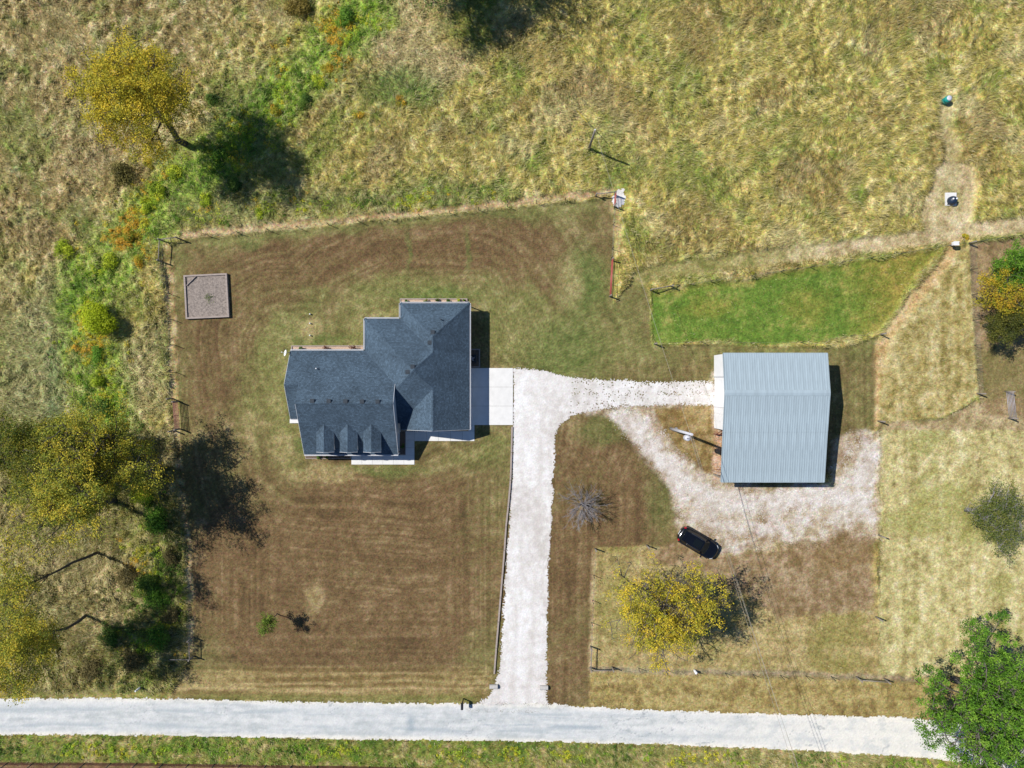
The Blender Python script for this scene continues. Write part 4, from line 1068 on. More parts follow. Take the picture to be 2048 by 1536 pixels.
sh_y = 'yellow green weedy shrub in the ditch line'; sh_g = 'leafy green shrub in the ditch line'; sh_o = 'orange tinted shrub in the ditch line'; sh_b = 'brownish thorny shrub in the brush by the road verge'
k = 0
for px, py, r, h, cs, lb, gr in [
    (135,500,1.3,1.1,LGR,sh_y,'yellow green ditch shrubs'),(225,522,1.2,1.1,LGR,sh_y,'yellow green ditch shrubs'),(318,378,1.2,1.0,LGR,sh_y,'yellow green ditch shrubs'),
    (352,352,1.1,1.0,LGR,sh_y,'yellow green ditch shrubs'),(296,412,1.0,.9,LGR,sh_y,'yellow green ditch shrubs'),(200,760,1.1,1.2,LGR,sh_y,'yellow green ditch shrubs'),
    (640,168,.9,.9,LGR,sh_y,'yellow green ditch shrubs'),(412,402,.9,.9,LGR,sh_y,'yellow green ditch shrubs'),(525,428,.8,.8,LGR,sh_y,'yellow green ditch shrubs'),(292,985,1.5,1.6,LGR,sh_y,'yellow green ditch shrubs'),
    (446,318,1.2,1.1,GRN,sh_g,'green ditch shrubs'),(470,372,1.1,1.0,DGR,sh_g,'green ditch shrubs'),(692,40,1.4,1.3,GRN,sh_g,'green ditch shrubs'),(610,205,1.1,1.0,DGR,sh_g,'green ditch shrubs'),
    (212,815,1.2,1.3,DGR,sh_g,'green ditch shrubs'),(198,712,1.2,1.3,GRN,sh_g,'green ditch shrubs'),(320,1040,1.7,1.8,GRN,sh_g,'green ditch shrubs'),(300,1165,1.6,1.7,DGR,sh_g,'green ditch shrubs'),
    (322,1190,1.5,1.6,GRN,sh_g,'green ditch shrubs'),(318,1272,1.5,1.6,GRN,sh_g,'green ditch shrubs'),(225,1265,1.4,1.5,DGR,sh_g,'green ditch shrubs'),(430,205,1.0,.9,DGR,sh_g,'green ditch shrubs'),
    (262,470,1.0,1.0,ORG,sh_o,'orange ditch shrubs'),(284,525,1.0,.9,ORG,sh_o,'orange ditch shrubs'),(555,225,.9,.8,ORG,sh_o,'orange ditch shrubs'),(655,145,.9,.8,ORG,sh_o,'orange ditch shrubs'),(300,330,.8,.8,ORG,sh_o,'orange ditch shrubs'),
    (800,205,.8,.7,ORG,sh_o,'orange ditch shrubs'),(720,238,.8,.7,ORG,sh_o,'orange ditch shrubs'),
    (260,1150,1.5,1.4,BRR,sh_b,'brown brush shrubs'),(345,1110,1.2,1.2,BRR,sh_b,'brown brush shrubs'),(270,1320,1.6,1.4,BRR,sh_b,'brown brush shrubs'),(345,1230,1.1,1.2,BRR,sh_b,'brown brush shrubs'),(190,1330,1.4,1.3,BRR,sh_b,'brown brush shrubs')]:
    k += 1; shrub(px, py, r*1.1, h, cs, DITCH_LABELS[k-1], gr, 200+k, leaf=.13, n=int(1000*r*r+300))
shrub(252, 348, 1.7, 1.6, [A(98,94,48), A(126,118,60), A(146,136,74)], 'tan olive shrub just below the yellow leaved tree', None, 260)
shrub(600, 22, 1.8, 1.7, [A(120,108,44), A(154,136,60), A(170,150,84)], 'tan yellow shrub at the head of the ditch', None, 261)
shrub(1500, 552, .5, .5, ORG, 'small orange weed clump on the fence above the green plot', None, 262)
shrub(1928, 475, .5, .5, ORG, 'small orange bush beside the east corner post', None, 263)

# ------------------------------------------------------------------ metal shed with lean-to
shed = empty('metal_shed', (0, 0, 0), 0, 'large white metal shed with pale blue ribbed steel roof and open lean-to', 'shed')
SX0, SX1 = 20.9, 31.2; SYN, SYR, SYM, SYS = 3.04, -0.87, -4.65, -9.79; SZN, SZR, SZM, SZS = 4.02, 4.62, 4.03, 3.32
def rib_panel(ya, za, yb, zb, w, n):
    """corrugated sheet hung from (ya,za) down to (yb,zb), w wide in x, n ribs"""
    mb = MB(); pitch = w / n; rib = 0.045; hgt = 0.032
    L = math.hypot(yb-ya, zb-za); nz = abs(yb-ya)/L; nyv = (za-zb)/L * (1 if yb > ya else -1)
    prof = []
    for i in range(n):
        a = i*pitch
        prof += [(a, 0), (a+pitch-rib*1.6, 0), (a+pitch-rib*1.2, hgt), (a+pitch-rib*.4, hgt)]
    prof.append((w, 0))
    for (xa, ha), (xb, hb) in zip(prof[:-1], prof[1:]):
        q = [(xa, ya + nyv*ha, za + nz*ha), (xb, ya + nyv*hb, za + nz*hb), (xb, yb + nyv*hb, zb + nz*hb), (xa, yb + nyv*ha, zb + nz*ha)]
        mb.poly(q if yb < ya else q[::-1])
    return mb.mesh('roof_panel', M_SHEDROOF)
npan = 11; pw = (SX1-SX0)/npan
for ya, za, yb, zb, nm in ((SYR, SZR, SYN, SZN, 'n'), (SYR, SZR, SYM-.12, SZM-.018, 'm'), (SYM, SZM-.03, SYS, SZS, 's')):
    me = rib_panel(ya, za, yb, zb, pw, 4)
    for i in range(npan):
        o = link('roof_panel', me, shed); o.location = (SX0 + i*pw, 0, 0)
mb = MB()
mb.poly([(SX0-.02,SYR,SZR+.05),(SX0-.02,SYR-.28,SZR+.045-.28*.156),(SX1+.02,SYR-.28,SZR+.045-.28*.156),(SX1+.02,SYR,SZR+.05)])
mb.poly([(SX0-.02,SYR+.28,SZR+.045-.28*.153),(SX0-.02,SYR,SZR+.05),(SX1+.02,SYR,SZR+.05),(SX1+.02,SYR+.28,SZR+.045-.28*.153)])
mb.build('ridge_cap', M_SHEDROOF, shed)
for x in (SX0-.02, SX1+.02):
    mb = MB(); mb.beam((x,SYN,SZN-.03),(x,SYR,SZR-.03),.04,.16); mb.beam((x,SYR,SZR-.03),(x,SYM,SZM-.03),.04,.16); mb.beam((x,SYM,SZM-.05),(x,SYS,SZS-.05),.04,.16); mb.build('rake_trim', M_SHEDROOF, shed)
mb = MB(); mb.beam((SX0,SYS-.03,SZS-.06),(SX1,SYS-.03,SZS-.06),.05,.14); mb.build('eave_trim', M_SHEDROOF, shed)
mb = MB(); mb.beam((SX0,SYN+.03,SZN-.06),(SX1,SYN+.03,SZN-.06),.05,.14); mb.build('eave_trim', M_SHEDROOF, shed)
wx0, wx1 = 21.18, 30.95; wyn, wys = 2.86, -4.62
def wallp(pts, name='wall', m=None):
    mb = MB(); mb.poly(pts); return mb.build(name, m or M_SHEDWALL, shed)
wallp([(wx0,wyn,0),(wx0,wys,0),(wx0,wys,SZM-.06),(wx0,SYR,SZR-.06),(wx0,wyn,SZN-.05)])
wallp([(wx1,wys,0),(wx1,wyn,0),(wx1,wyn,SZN-.05),(wx1,SYR,SZR-.06),(wx1,wys,SZM-.06)])
wallp([(wx1,wyn,0),(wx0,wyn,0),(wx0,wyn,SZN-.05),(wx1,wyn,SZN-.05)]); wallp([(wx0,wys,0),(wx1,wys,0),(wx1,wys,SZM-.08),(wx0,wys,SZM-.08)])
wallp([(wx1,SYS+.2,0),(wx1,wys,0),(wx1,wys,SZM-.06),(wx1,SYS+.2,SZS-.03)])
def yb(py): return G(0, py).y
# wall sheets, overhead door, walk door seen on the drive side
for a, b in ((710.5,753),(814,826),(826.5,841),(841.5,856)):
    mb = MB(); ya, yc = yb(a), yb(b); mb.box((wx0-.03,(ya+yc)/2,1.85),(.05,abs(ya-yc)-.02,3.66)); mb.build('wall_panel', M_SHEDWALL, shed)
mb = MB(); ya, yc = yb(754.5), yb(812.5)
dd = empty('overhead_door'); dd.parent = shed
for i in range(6): 
    mb = MB(); mb.box((wx0+.015,(ya+yc)/2,.26+i*.52),(.05,ya-yc-.1,.505)); mb.build('door_section', M_DOORW, dd)
for t in (754, 813):
    mb = MB(); mb.box((wx0-.045,yb(t),1.85),(.09,.09,3.66)); mb.build('door_jamb', M_TRIM, shed)
for x in (21.1, 24.4, 27.7, 30.8):
    mb = MB(); mb.box((x,SYS+.35,(SZS-.1)/2),(.15,.15,SZS-.1)); mb.build('lean_to_post', M_WOOD, shed)
mb = MB(); mb.beam((21.0,SYS+.35,SZS-.2),(31.0,SYS+.35,SZS-.2),.1,.25); mb.build('lean_to_beam', M_WOOD, shed)
# implements poking out under the lean-to
c = G(1435, 862)
imp = empty('farm_trailer', c, 0, 'small rusty trailer with its tongue showing beside the lean-to', 'trailer')
mb = MB(); mb.box((1.5,-.35,.62),(2.2,1.4,.1)); mb.box((1.5,.33,.8),(2.2,.05,.3)); mb.box((1.5,-1.03,.8),(2.2,.05,.3)); mb.build('bed', M_RUST, imp)
mb = MB(); mb.beam((.5,-.35,.55),(-.35,-.30,.52),.09,.09); mb.beam((.5,.15,.55),(-.25,-.28,.52),.07,.07); mb.box((-.36,-.3,.42),(.08,.08,.75)); mb.build('tongue', M_RUST, imp)
for y in (-1.14, .45):
    mb = MB(); mb.tube([(1.6,y-.08,.3),(1.6,y+.08,.3)],.3,16); mb.build('wheel', M_TYRE, imp)
mb = MB(); mb.tube([(1.6,-1.1,.3),(1.6,.4,.3)],.03,6); mb.beam((1.6,-.9,.45),(1.6,.3,.45),.06,.28); mb.build('axle', M_DKMETAL, imp)
c = G(1433, 947)
imp = empty('hay_spike', c, 0, 'rusty pronged hay implement at the lean-to corner', 'implement')
mb = MB(); mb.beam((.65,-.3,.3),(.65,.45,.3),.1,.1); mb.beam((.65,.1,.3),(.9,.1,.3),.1,.1); mb.beam((.9,-.25,.06),(.9,.4,.06),.1,.1); mb.beam((.9,.1,.06),(.9,.1,.3),.09,.09); mb.build('frame', M_RUST, imp)
for y in (-.2, .15, .4):
    mb = MB(); mb.tube([(.65,y,.3),(.2,y+.03,.16),(-.25,y+.02,.03)],[.035,.03,.01],6); mb.build('prong', M_RUST, imp)

# ------------------------------------------------------------------ black SUV
def make_car():
    c = G(1392.5, 1083)
    root = empty('parked_car', c, math.atan2(-(1102-1063), (1426-1360)), 'black five door SUV parked on the gravel near the yellow tree', 'car')
    # body loft: x station, half width, sill z, shoulder z, deck z
    st = [(-2.22,.36,.42,.72,.86),(-2.17,.58,.36,.82,.97),(-2.02,.76,.31,.88,1.03),(-1.75,.87,.27,.92,1.06),(-1.2,.92,.25,.93,1.04),(0,.93,.24,.93,1.02),(.75,.93,.25,.92,1.02),(1.3,.90,.27,.88,.99),(1.7,.83,.29,.83,.94),(1.98,.70,.33,.74,.87),(2.14,.52,.38,.66,.79),(2.22,.28,.43,.60,.70)]
    mb = MB(); ring = []
    for x, w, zs, zh, zd in st:
        pts = [(w*.90,zs),(w,zs+.14),(w*1.0,zh),(w*.93,zd-.03),(w*.80,zd),(w*.4,zd+.018),(0,zd+.025)]
        pts = pts + [(-y,z) for y, z in pts[-2::-1]]
        ring.append([(x,y,z) for y, z in pts])
    n = len(ring[0])
    for r in ring: mb.v += r
    for i in range(len(ring)-1):
        for k in range(n-1):
            mb.f.append((i*n+k, (i+1)*n+k, (i+1)*n+k+1, i*n+k+1)); mb.m.append(0); mb.smooth.append(True)
        mb.f.append((i*n, i*n+n-1, (i+1)*n+n-1, (i+1)*n)); mb.m.append(0); mb.smooth.append(False)
    mb.f.append(tuple(range(n))); mb.m.append(0); mb.smooth.append(False)
    mb.f.append(tuple((len(ring)-1)*n + k for k in range(n))[::-1]); mb.m.append(0); mb.smooth.append(False)
    body = mb.build('body', M_BLACKPAINT, root)
    bm = bmesh.new(); bm.from_mesh(body.data); bmesh.ops.recalc_face_normals(bm, faces=bm.faces); bm.to_mesh(body.data); bm.free()
    # glasshouse: bottom ring and roof ring
    bot = [(-1.98,.64),(-1.6,.80),(-.4,.85),(.55,.82),(1.02,.70),(1.14,0)]
    top = [(-1.62,.56),(-1.2,.62),(-.3,.64),(.15,.61),(.32,.50),(.38,0)]
    zb, zt = 1.0, 1.58
    def side(pts, z): return [(x,y,z) for x, y in pts] + [(x,-y,z) for x, y in pts[-2::-1]]
    B = side(bot, zb); T = side(top, zt); m = len(B)
    rb = [0,1,2,3]
    def quadmesh(name, idx, material, inset=0):
        q = MB()
        for k in idx: q.poly([B[k], B[k+1], T[k+1], T[k]], 0, True)
        o = q.build(name, material, root)
        b2 = bmesh.new(); b2.from_mesh(o.data); bmesh.ops.recalc_face_normals(b2, faces=b2.faces); b2.to_mesh(o.data); b2.free()
        return o
    quadmesh('windshield', [4,5], M_CARGLASS); quadmesh('side_window', [0,1,2], M_CARGLASS); quadmesh('side_window', [7,8,9], M_CARGLASS)
    quadmesh('pillar', [3], M_BLACKPAINT); quadmesh('pillar', [6], M_BLACKPAINT)
    q = MB(); q.poly([B[0], T[0], T[-1], B[-1]]); q.build('rear_window', M_CARGLASS, root)
    q = MB()
    for k in range(m//2):
        a, b2, c2, d = T[k], T[k+1], T[m-2-k], T[m-1-k]
        q.v += [a, b2, (b2[0],b2[1]*.6,zt+.05), (a[0],a[1]*.6,zt+.05), (d[0],d[1]*.6,zt+.05), (c2[0],c2[1]*.6,zt+.05), c2, d]
        o = len(q.v)-8
        for f in ((0,1,2,3),(3,2,5,4),(4,5,6,7)): q.f.append(tuple(o+i for i in f)); q.m.append(0); q.smooth.append(True)
    ro = q.build('roof', M_BLACKPAINT, root)
    q = MB(); q.poly([(-.75,-.36,zt+.058),(.15,-.36,zt+.058),(.15,.36,zt+.058),(-.75,.36,zt+.058)]); q.build('sunroof', M_CARGLASS, ro)
    q = MB(); q.box((-1.78,0,zt-.0),(.30,1.02,.035)); q.build('rear_spoiler', M_BLACKPAINT, ro)
    for s in (-1, 1):
        q = MB(); q.tube([(-1.35,s*.56,zt+.03),(-1.25,s*.575,zt+.085),(-.1,s*.575,zt+.085),(.05,s*.555,zt+.03)],.018,6); q.build('roof_rail', M_CHROME, ro)
        q = MB(); q.box((.82,s*1.03,1.02),(.12,.20,.15)); q.beam((.84,s*.86,.96),(.83,s*1.0,1.0),.06,.05); q.build('wing_mirror', M_BLACKPAINT, root)
        q = MB(); q.box((-2.0,s*.70,.95),(.20,.17,.15), rz=s*.75); q.build('tail_light', M_TAIL, root)
        q = MB(); q.box((1.88,s*.66,.81),(.30,.16,.09), rz=-s*.75); q.build('headlight', M_HEADL, root)
        q = MB(); q.beam((1.05,s*.30,1.045),(1.0,s*.02,1.07),.03,.02); q.build('wiper', M_BLACK, root)
        q = MB(); q.beam((-1.2,s*.945,.42),(1.1,s*.945,.42),.02,.05); q.build('sill_trim', M_BLACK, root)
        for x in (-1.42, 1.40):
            w = MB(); w.tube([(x,s*.78,.34),(x,s*.96,.34)],.34,20); wh = w.build('wheel', M_TYRE, root)
            w = MB(); w.tube([(x,s*.955,.34),(x,s*.972,.34)],.22,14); w.build('rim', M_CHROME, wh)
    q = MB(); q.box((2.21,0,.55),(.05,.5,.16)); q.build('grille', M_BLACK, root)
    q = MB(); q.box((-2.225,0,.66),(.03,.5,.12)); q.build('number_plate', M_WHITE, root)
    q = MB(); q.box((-2.17,0,.95),(.05,.3,.04)); q.build('tailgate_handle', M_CHROME, root)
make_car()

# ------------------------------------------------------------------ fences
def post_mesh(kind, h):
    mb = MB()
    if kind == 't':
        mb.box((0,0,h/2-.15),(.06,.016,h+.3)); mb.box((0,.022,h/2-.15),(.014,.044,h+.3)); mb.box((0,-.012,.06),(.10,.006,.16))
        return mb.mesh('post', M_TPOST)
    if kind == 'w':
        mb.tube([(0,0,-.3),(0,0,h*.5),(0,0,h)],[.085,.08,.072],8); return mb.mesh('post', M_WOOD)
    if kind == 's':
        mb.tube([(0,0,-.3),(0,0,h)],[.05,.048],8); return mb.mesh('post', M_DKMETAL)
    mb.tube([(0,0,-.3),(0,0,h)],[.06,.06],8); return mb.mesh('post', M_WHITE)
_pm = {}
def add_post(root, px, py, kind='t', h=1.3):
    key = (kind, round(h, 2))
    if key not in _pm: _pm[key] = post_mesh(kind, h)
    o = link('post', _pm[key], root); p = G(px, py); b = root.location
    o.location = (p.x - b.x, p.y - b.y, 0); o.rotation_euler = (random.uniform(-.03,.03), random.uniform(-.03,.03), random.uniform(0, 3))
    return o
random.seed(3)
def fence(label, line, spacing, hs=(.25,.5,.8,1.1), kind='t', h=1.3, corners=None, wire_r=.004, posts=None, braces=()):
    p0 = G(*line[0]); root = empty('wire_fence', p0, 0, label, 'fence')
    if posts is None:
        posts = []
        for (ax, ay), (bx, by) in zip(line[:-1], line[1:]):
            L = math.hypot(bx-ax, by-ay); n = max(1, round(L/spacing))
            posts += [(ax + (bx-ax)*i/n, ay + (by-ay)*i/n) for i in range(n)]
        posts.append(line[-1])
    cs = set(corners or [])
    for i, (a, b) in enumerate(posts):
        big = any(abs(a-c[0]) + abs(b-c[1]) < 6 for c in cs)
        add_post(root, a, b, 'w' if big else kind, h+.1 if big else h)
    for z in hs:
        mb = MB()
        for (ax, ay), (bx, by) in zip(line[:-1], line[1:]):
            a = G(ax, ay) - p0; b = G(bx, by) - p0
            mb.tube([(a.x,a.y,z),(b.x,b.y,z)], wire_r, 3, caps=False)
        mb.build('wire', M_WIRE, root)
    for (ax, ay), (bx, by), z in braces:
        a = G(ax, ay) - p0; b = G(bx, by) - p0
        mb = MB(); mb.tube([(a.x,a.y,z),(b.x,b.y,z)], .05, 8); mb.build('brace_rail', M_WOOD, root)
    return root
fence('wire fence with thin steel posts along the meadow side of the lawn', [(329,483),(362,479),(600,457),(900,427),(1130,401),(1191,393),(1228,389)], 58, corners=[(329,483),(362,479),(1191,393)], braces=[((329,483),(362,479),1.1),((1191,393),(1228,389),1.0)])
fence('wire fence running from the brace corner to the red rail gate', [(329,483),(327,525),(341,590),(349,690),(353,745),(345,798)], 56, corners=[(327,525),(345,798)], posts=[(327,525),(341,588),(346,640),(350,690),(353,745),(344.5,797)], braces=[((329,485),(327,525),1.1)])
fence('wire fence from the red rail gate down to the road corner', [(349,860),(362,950),(372,1050),(380,1150),(385,1240),(387,1274),(388,1312)], 58, corners=[(387,1274),(388,1312),(349,860)], braces=[((387,1274),(388,1312),1.05),((388,1312),(347,1312),1.0)], posts=[(349,861),(356,915),(364,970),(372,1040),(378,1100),(382,1170),(385,1238),(387,1274),(388,1312),(347,1311)])
fence('short wire fence between the two red gates', [(1228,417),(1226,450),(1224,498),(1222.5,517)], 48, posts=[(1228,418),(1226,450),(1224,498),(1222.5,516)])
fence('wire fence along the upper edge of the green plot', [(1300,581),(1340,574),(1500,553),(1680,526),(1800,508),(1904,490),(1936,487)], 72, corners=[(1300,581),(1340,574),(1936,487)], braces=[((1300,581),(1340,574),1.0)])
fence('wire fence from the east corner post past the meadow', [(1936,487),(1990,479),(2060,469),(2140,460)], 28, corners=[])
fence('woven wire fence beside the bare east yard', [(1938,490),(1942,590),(1946,690),(1953,787)], 60, hs=(.1,.25,.4,.55,.7,.85,1.0,1.15), corners=[(1953,787)], wire_r=.005)
fence('wire fence between driveway strip and the yellow tree pen', [(1190,1097),(1187,1150),(1185,1200),(1183,1245),(1181,1292),(1180,1334)], 48, corners=[(1190,1097),(1181,1292),(1180,1334)], braces=[((1181,1292),(1180,1334),1.0)])
fence('wire fence along the road verge below the yellow tree', [(1180,1334),(1224,1333),(1330,1338),(1450,1345),(1560,1350),(1712,1353),(1768,1357),(1830,1359)], 60, corners=[(1224,1333),(1712,1353),(1768,1357)], braces=[((1180,1334),(1224,1333),1.0),((1712,1353),(1768,1357),.95)])
# single gate posts standing free
for px, py, lb in ((1757,669,'wooden post at the east tip of the green plot'),(1755.5,842,'wooden post where the pale track meets the pasture'),(1757,1070,'wooden post beside the gravel yard edge'),
                   (1751,1233,'wooden post at the corner of the brown dirt patch'),(1308,688,'wooden post at the lower west corner of the green plot'),(1293,1090,'wooden post just left of the parked black car')):
    p = G(px, py); r = empty('fence_post', p, 0, lb, 'post', None)
    o = link('shaft', post_mesh('w', 1.45), r); mb = MB(); mb.lathe([(.085,0),(.085,.03),(.05,.05)], (0,0,1.44), 8); mb.build('cap', M_WOOD, r)
# plot's lower wire
fence('low wire along the lower edge of the green plot', [(1308,688),(1400,684),(1500,686),(1600,685),(1700,672),(1757,669)], 90, hs=(.5,.9), posts=[(1400,684),(1500,686),(1600,685),(1700,672)])
# rail fence south of the road
rp0 = G(0, 1524); rail = empty('rail_fence', rp0, 0, 'brown multi rail fence below the weedy verge across the road', 'fence')
RL = [(-120,1523),(240,1524),(700,1531),(1200,1541)]
for z in (.25,.45,.65,.85,1.05,1.2):
    mb = MB()
    mb.tube([tuple(G(a,b) - rp0 + Vector((0,0,z))) for a, b in RL], .022, 5, caps=False); mb.build('rail', M_RUST, rail)
for i in range(21):
    px = 70 + (i-3)*51.5; py = np.interp(px, [q[0] for q in RL], [q[1] for q in RL])
    add_post(rail, px, py, 's', 1.3)

# ------------------------------------------------------------------ gates
def gate(label, a, b, h, material, nb, verts, posts=True, name='rail_gate'):
    p = G(*a); q = G(*b); root = empty(name, p, 0, label, 'gate'); d = q - p; L = d.length; d.normalize()
    for i in range(nb):
        z = .22 + (h-.22)*i/(nb-1); mb = MB(); mb.tube([d*.08 + Vector((0,0,z)), d*(L-.08) + Vector((0,0,z))], .031, 8); mb.build('rail', material, root)
    for k in range(verts):
        t = .08 + (L-.16)*k/(verts-1); mb = MB(); mb.tube([d*t + Vector((0,0,.2)), d*t + Vector((0,0,h+.02))], .024, 8); mb.build('upright', material, root)
    if posts:
        for t in (0, L):
            mb = MB(); mb.tube([d*t + Vector((0,0,-.3)), d*t + Vector((0,0,h+.22))], .075, 8); mb.build('gate_post', M_WOOD, root)
gate('small red walk gate standing on a pale gravel spill', (1229,390), (1228,414), 1.25, M_REDGATE, 6, 2)
gate('long red rail gate at the east end of the lawn', (1223,520), (1219,593), 1.25, M_REDGATE, 5, 4)
gate('faded red rail gate in the west fence beside the large yellow green tree', (357,803), (361,858), 1.25, M_FADEDRED, 6, 3)
gate('galvanised grey rail gate in the bare east yard', (2010,783), (2016,836), 1.25, M_GREYGATE, 6, 2)

# ------------------------------------------------------------------ timber edging, planter, beds
edge = empty('timber_edging', G(1023,852), 0, 'line of grey landscape timbers along the west side of the driveway', 'edging')
EP = [(1024,853),(1023,905),(1021,960),(1016.5,1012),(1012,1053),(1009,1100),(1005,1147),(1001,1195),(997,1243),(992.5,1295),(988.5,1347)]
for i, (a, b) in enumerate(zip(EP[:-1], EP[1:])):
    p = G(*a) - edge.location; q = G(*b) - edge.location; d = (q-p).normalized()*.02
    mb = MB(); h = .20 + .02*(i % 3); mb.beam(p + d + Vector((0,0,h/2-.02)), q - d + Vector((0,0,h/2-.02)), .17, h); mb.build('timber', M_TIMBER, edge)
def frame_bed(label, corners, soil, h, w, name='planter', cat='planter', soil_h=.1):
    pts = [G(*c) for c in corners]; c0 = sum(pts, Vector())/len(pts); root = empty(name, c0, 0, label, cat)
    n = len(pts)
    for i in range(n):
        a = pts[i]-c0; b = pts[(i+1) % n]-c0; d = (b-a).normalized()*(w/2-.003)
        s_ = 1 if i % 2 else -1
        mb = MB(); mb.beam(a - d*s_ + Vector((0,0,h/2-.02)), b + d*s_ + Vector((0,0,h/2-.02)), w, h+.04+.006*(i % 2)); mb.build('board', M_TIMBER, root)
    mb = MB(); m = 14
    rg = np.random.default_rng(len(label)); zz = rg.random((m+1, m+1))*.05
    def bil(u, v): return (pts[0]*(1-u)*(1-v) + pts[1]*u*(1-v) + pts[2]*u*v + pts[3]*(1-u)*v) - c0
    for i in range(m):
        for j in range(m):
            q = []
            for du, dv in ((0,0),(0,1),(1,1),(1,0)):
                p = bil((i+du)/m, (j+dv)/m); q.append((p.x, p.y, soil_h + zz[i+du][j+dv]))
            mb.poly(q[::-1] if False else q, 0, True)
    o = mb.build('soil', soil, root)
    b2 = bmesh.new(); b2.from_mesh(o.data); bmesh.ops.recalc_face_normals(b2, faces=b2.faces)
    for f in b2.faces:
        if f.normal.z < 0: f.normal_flip()
    b2.to_mesh(o.data); b2.free()
    return root, c0
pl, c0 = frame_bed('square raised timber planter full of bare soil near the west fence', [(371.5,553),(454.5,549),(459,633),(376,637)], M_SOIL, .36, .17, soil_h=.2)
a = G(376,572)-c0; b = G(394,554)-c0; mb = MB(); mb.beam(a + Vector((0,0,.3)), b + Vector((0,0,.3)), .06, .16); mb.build('corner_board', M_TIMBER, pl)
pp = G(420,597); rg = np.random.default_rng(9); n = 100; C = np.stack([rg.normal(0,.22,n), rg.normal(0,.25,n), .28+rg.random(n)*.14], 1) + np.array([pp.x-c0.x, pp.y-c0.y, 0])
leaf_mesh('weeds', C, .10, pal([A(74,104,36), A(120,146,56)], rg.random(n)), rg, pl, up=1.0)
frame_bed('narrow flower bed with pale mulch under the west north eave', [(584,692),(727,692),(727,706),(584,706)], M_MULCHR, .16, .10, 'flower_bed', 'flower bed', .06)
frame_bed('narrow flower bed with pale mulch under the north hip eave', [(801,598),(934,598),(934,612),(801,612)], M_MULCHR, .16, .10, 'flower_bed', 'flower bed', .06)
frame_bed('dark mulch bed between the porch gable and the garage walk', [(799,862),(811,862),(811,909),(799,909)], M_MULCHD, .1, .06, 'flower_bed', 'flower bed', .05)
frame_bed('pebble bed holding the air conditioner east of the house', [(938,699),(959,699),(959,734),(938,734)], M_MULCHD, .18, .13, 'flower_bed', 'flower bed', .07)
frame_bed('mulch bed along the front porch west of the walk', [(612,909),(701,909),(701,917),(612,917)], M_MULCHD, .1, .06, 'flower_bed', 'flower bed', .05)
RB = [A(96,60,46), A(130,84,66), A(150,104,84)]
for i, (px, py, r, h, cs, lb, gr) in enumerate([
    (603,696,.32,.6,DGR,'small dark green shrub at the west end of a flower bed',None),(655,695.5,.55,.7,RB,'russet leaved shrub in the west north flower bed','russet bed shrubs'),(707,695.5,.55,.7,RB,'russet leaved shrub in the west north flower bed','russet bed shrubs'),
    (814,602,.28,.5,DGR,'low dark green plant in the north hip flower bed','low dark bed plants'),(852,602,.34,.5,OLV,'olive plant in the north hip flower bed','olive bed plants'),(875,601.5,.3,.55,OLV,'olive plant in the north hip flower bed','olive bed plants'),
    (897,602.5,.3,.5,DGR,'low dark green plant in the north hip flower bed','low dark bed plants'),(917,602,.34,.6,LGR,'bright green leafy plant in the north hip flower bed',None),(928,602,.2,.5,DGR,'low dark green plant in the north hip flower bed','low dark bed plants'),
    (640,913,.4,.5,DGR,'dark shrub in front of the porch','dark porch shrubs'),(655,913,.35,.45,DGR,'dark shrub in front of the porch','dark porch shrubs'),(805,892,.35,.5,DGR,'dark shrub beside the garage walk',None)]):
    shrub(px, py, r, h, cs, lb, gr, 300+i, n=240, leaf=.09, name='bed_plant', cat='plant', z=.08)
# air conditioner
ac = empty('air_conditioner', G(945.5,717.5) + Vector((0,0,.08)), 0, 'square dark air conditioner with round fan grille in its pebble bed', 'air conditioner')
mb = MB(); mb.box((0,0,.36),(.78,.78,.72)); mb.build('cabinet', M_DKMETAL, ac)
mb = MB(); mb.lathe([(.34,0),(.34,.03),(.29,.035),(.29,.005)], (0,0,.721), 24); mb.build('fan_grille', M_BLACK, ac)
mb = MB()
for k in range(4):
    t = k*math.pi/2 + .4; mb.beam((.04*math.cos(t),.04*math.sin(t),.762),(.26*math.cos(t),.26*math.sin(t),.768),.12,.012)
mb.lathe([(.07,0),(.07,.03)], (0,0,.755), 10); mb.build('fan', M_GREYGATE, ac)
# cleanout pipes in the lawn
for px, py in ((621,628.5),(621,647),(621,671)):
    p = G(px, py); r = empty('cleanout_pipe', p, 0, 'short white drain cleanout pipe standing in the lawn', 'pipe', 'white cleanout pipes')
    mb = MB(); mb.tube([(0,0,-.1),(0,0,.22)],.06,12); mb.build('pipe', M_WHITE, r); mb = MB(); mb.lathe([(.075,0),(.075,.05),(.03,.06),(.03,.09)],(0,0,.2),12); mb.build('cap', M_WHITE, r)

# ------------------------------------------------------------------ poles and wires
def upole(px, py, h, label, r0=.15):
    p = G(px, py); root = empty('utility_pole', p, 0, label, 'utility pole')
    mb = MB(); mb.tube([(0,0,-.5),(0,0,h*.5),(0,0,h)],[r0,r0*.88,r0*.72],12); mb.build('shaft', M_TRANSF if h > 8 else M_WOOD, root)
    return root
P1 = upole(1177, 300, 5.9, 'short wooden utility pole in the meadow with a yellow guarded guy wire', .13)
mb = MB(); g0 = Vector((0,0,5.6)); g1 = G(1150,216) - P1.location; mid = g0 + (g1-g0)*.5; mb.tube([g0, g1], .012, 4, caps=False); mb.build('guy_wire', M_CABLE, P1)
mb = MB(); mb.tube([g0 + (g1-g0)*.35, g0 + (g1-g0)*.98], .035, 6); mb.build('guy_guard', M_YELLOW, P1)
mb = MB(); mb.lathe([(.06,0),(.08,.05),(.05,.12)], (0,0,5.88), 10); mb.build('insulator', M_WHITE, P1)
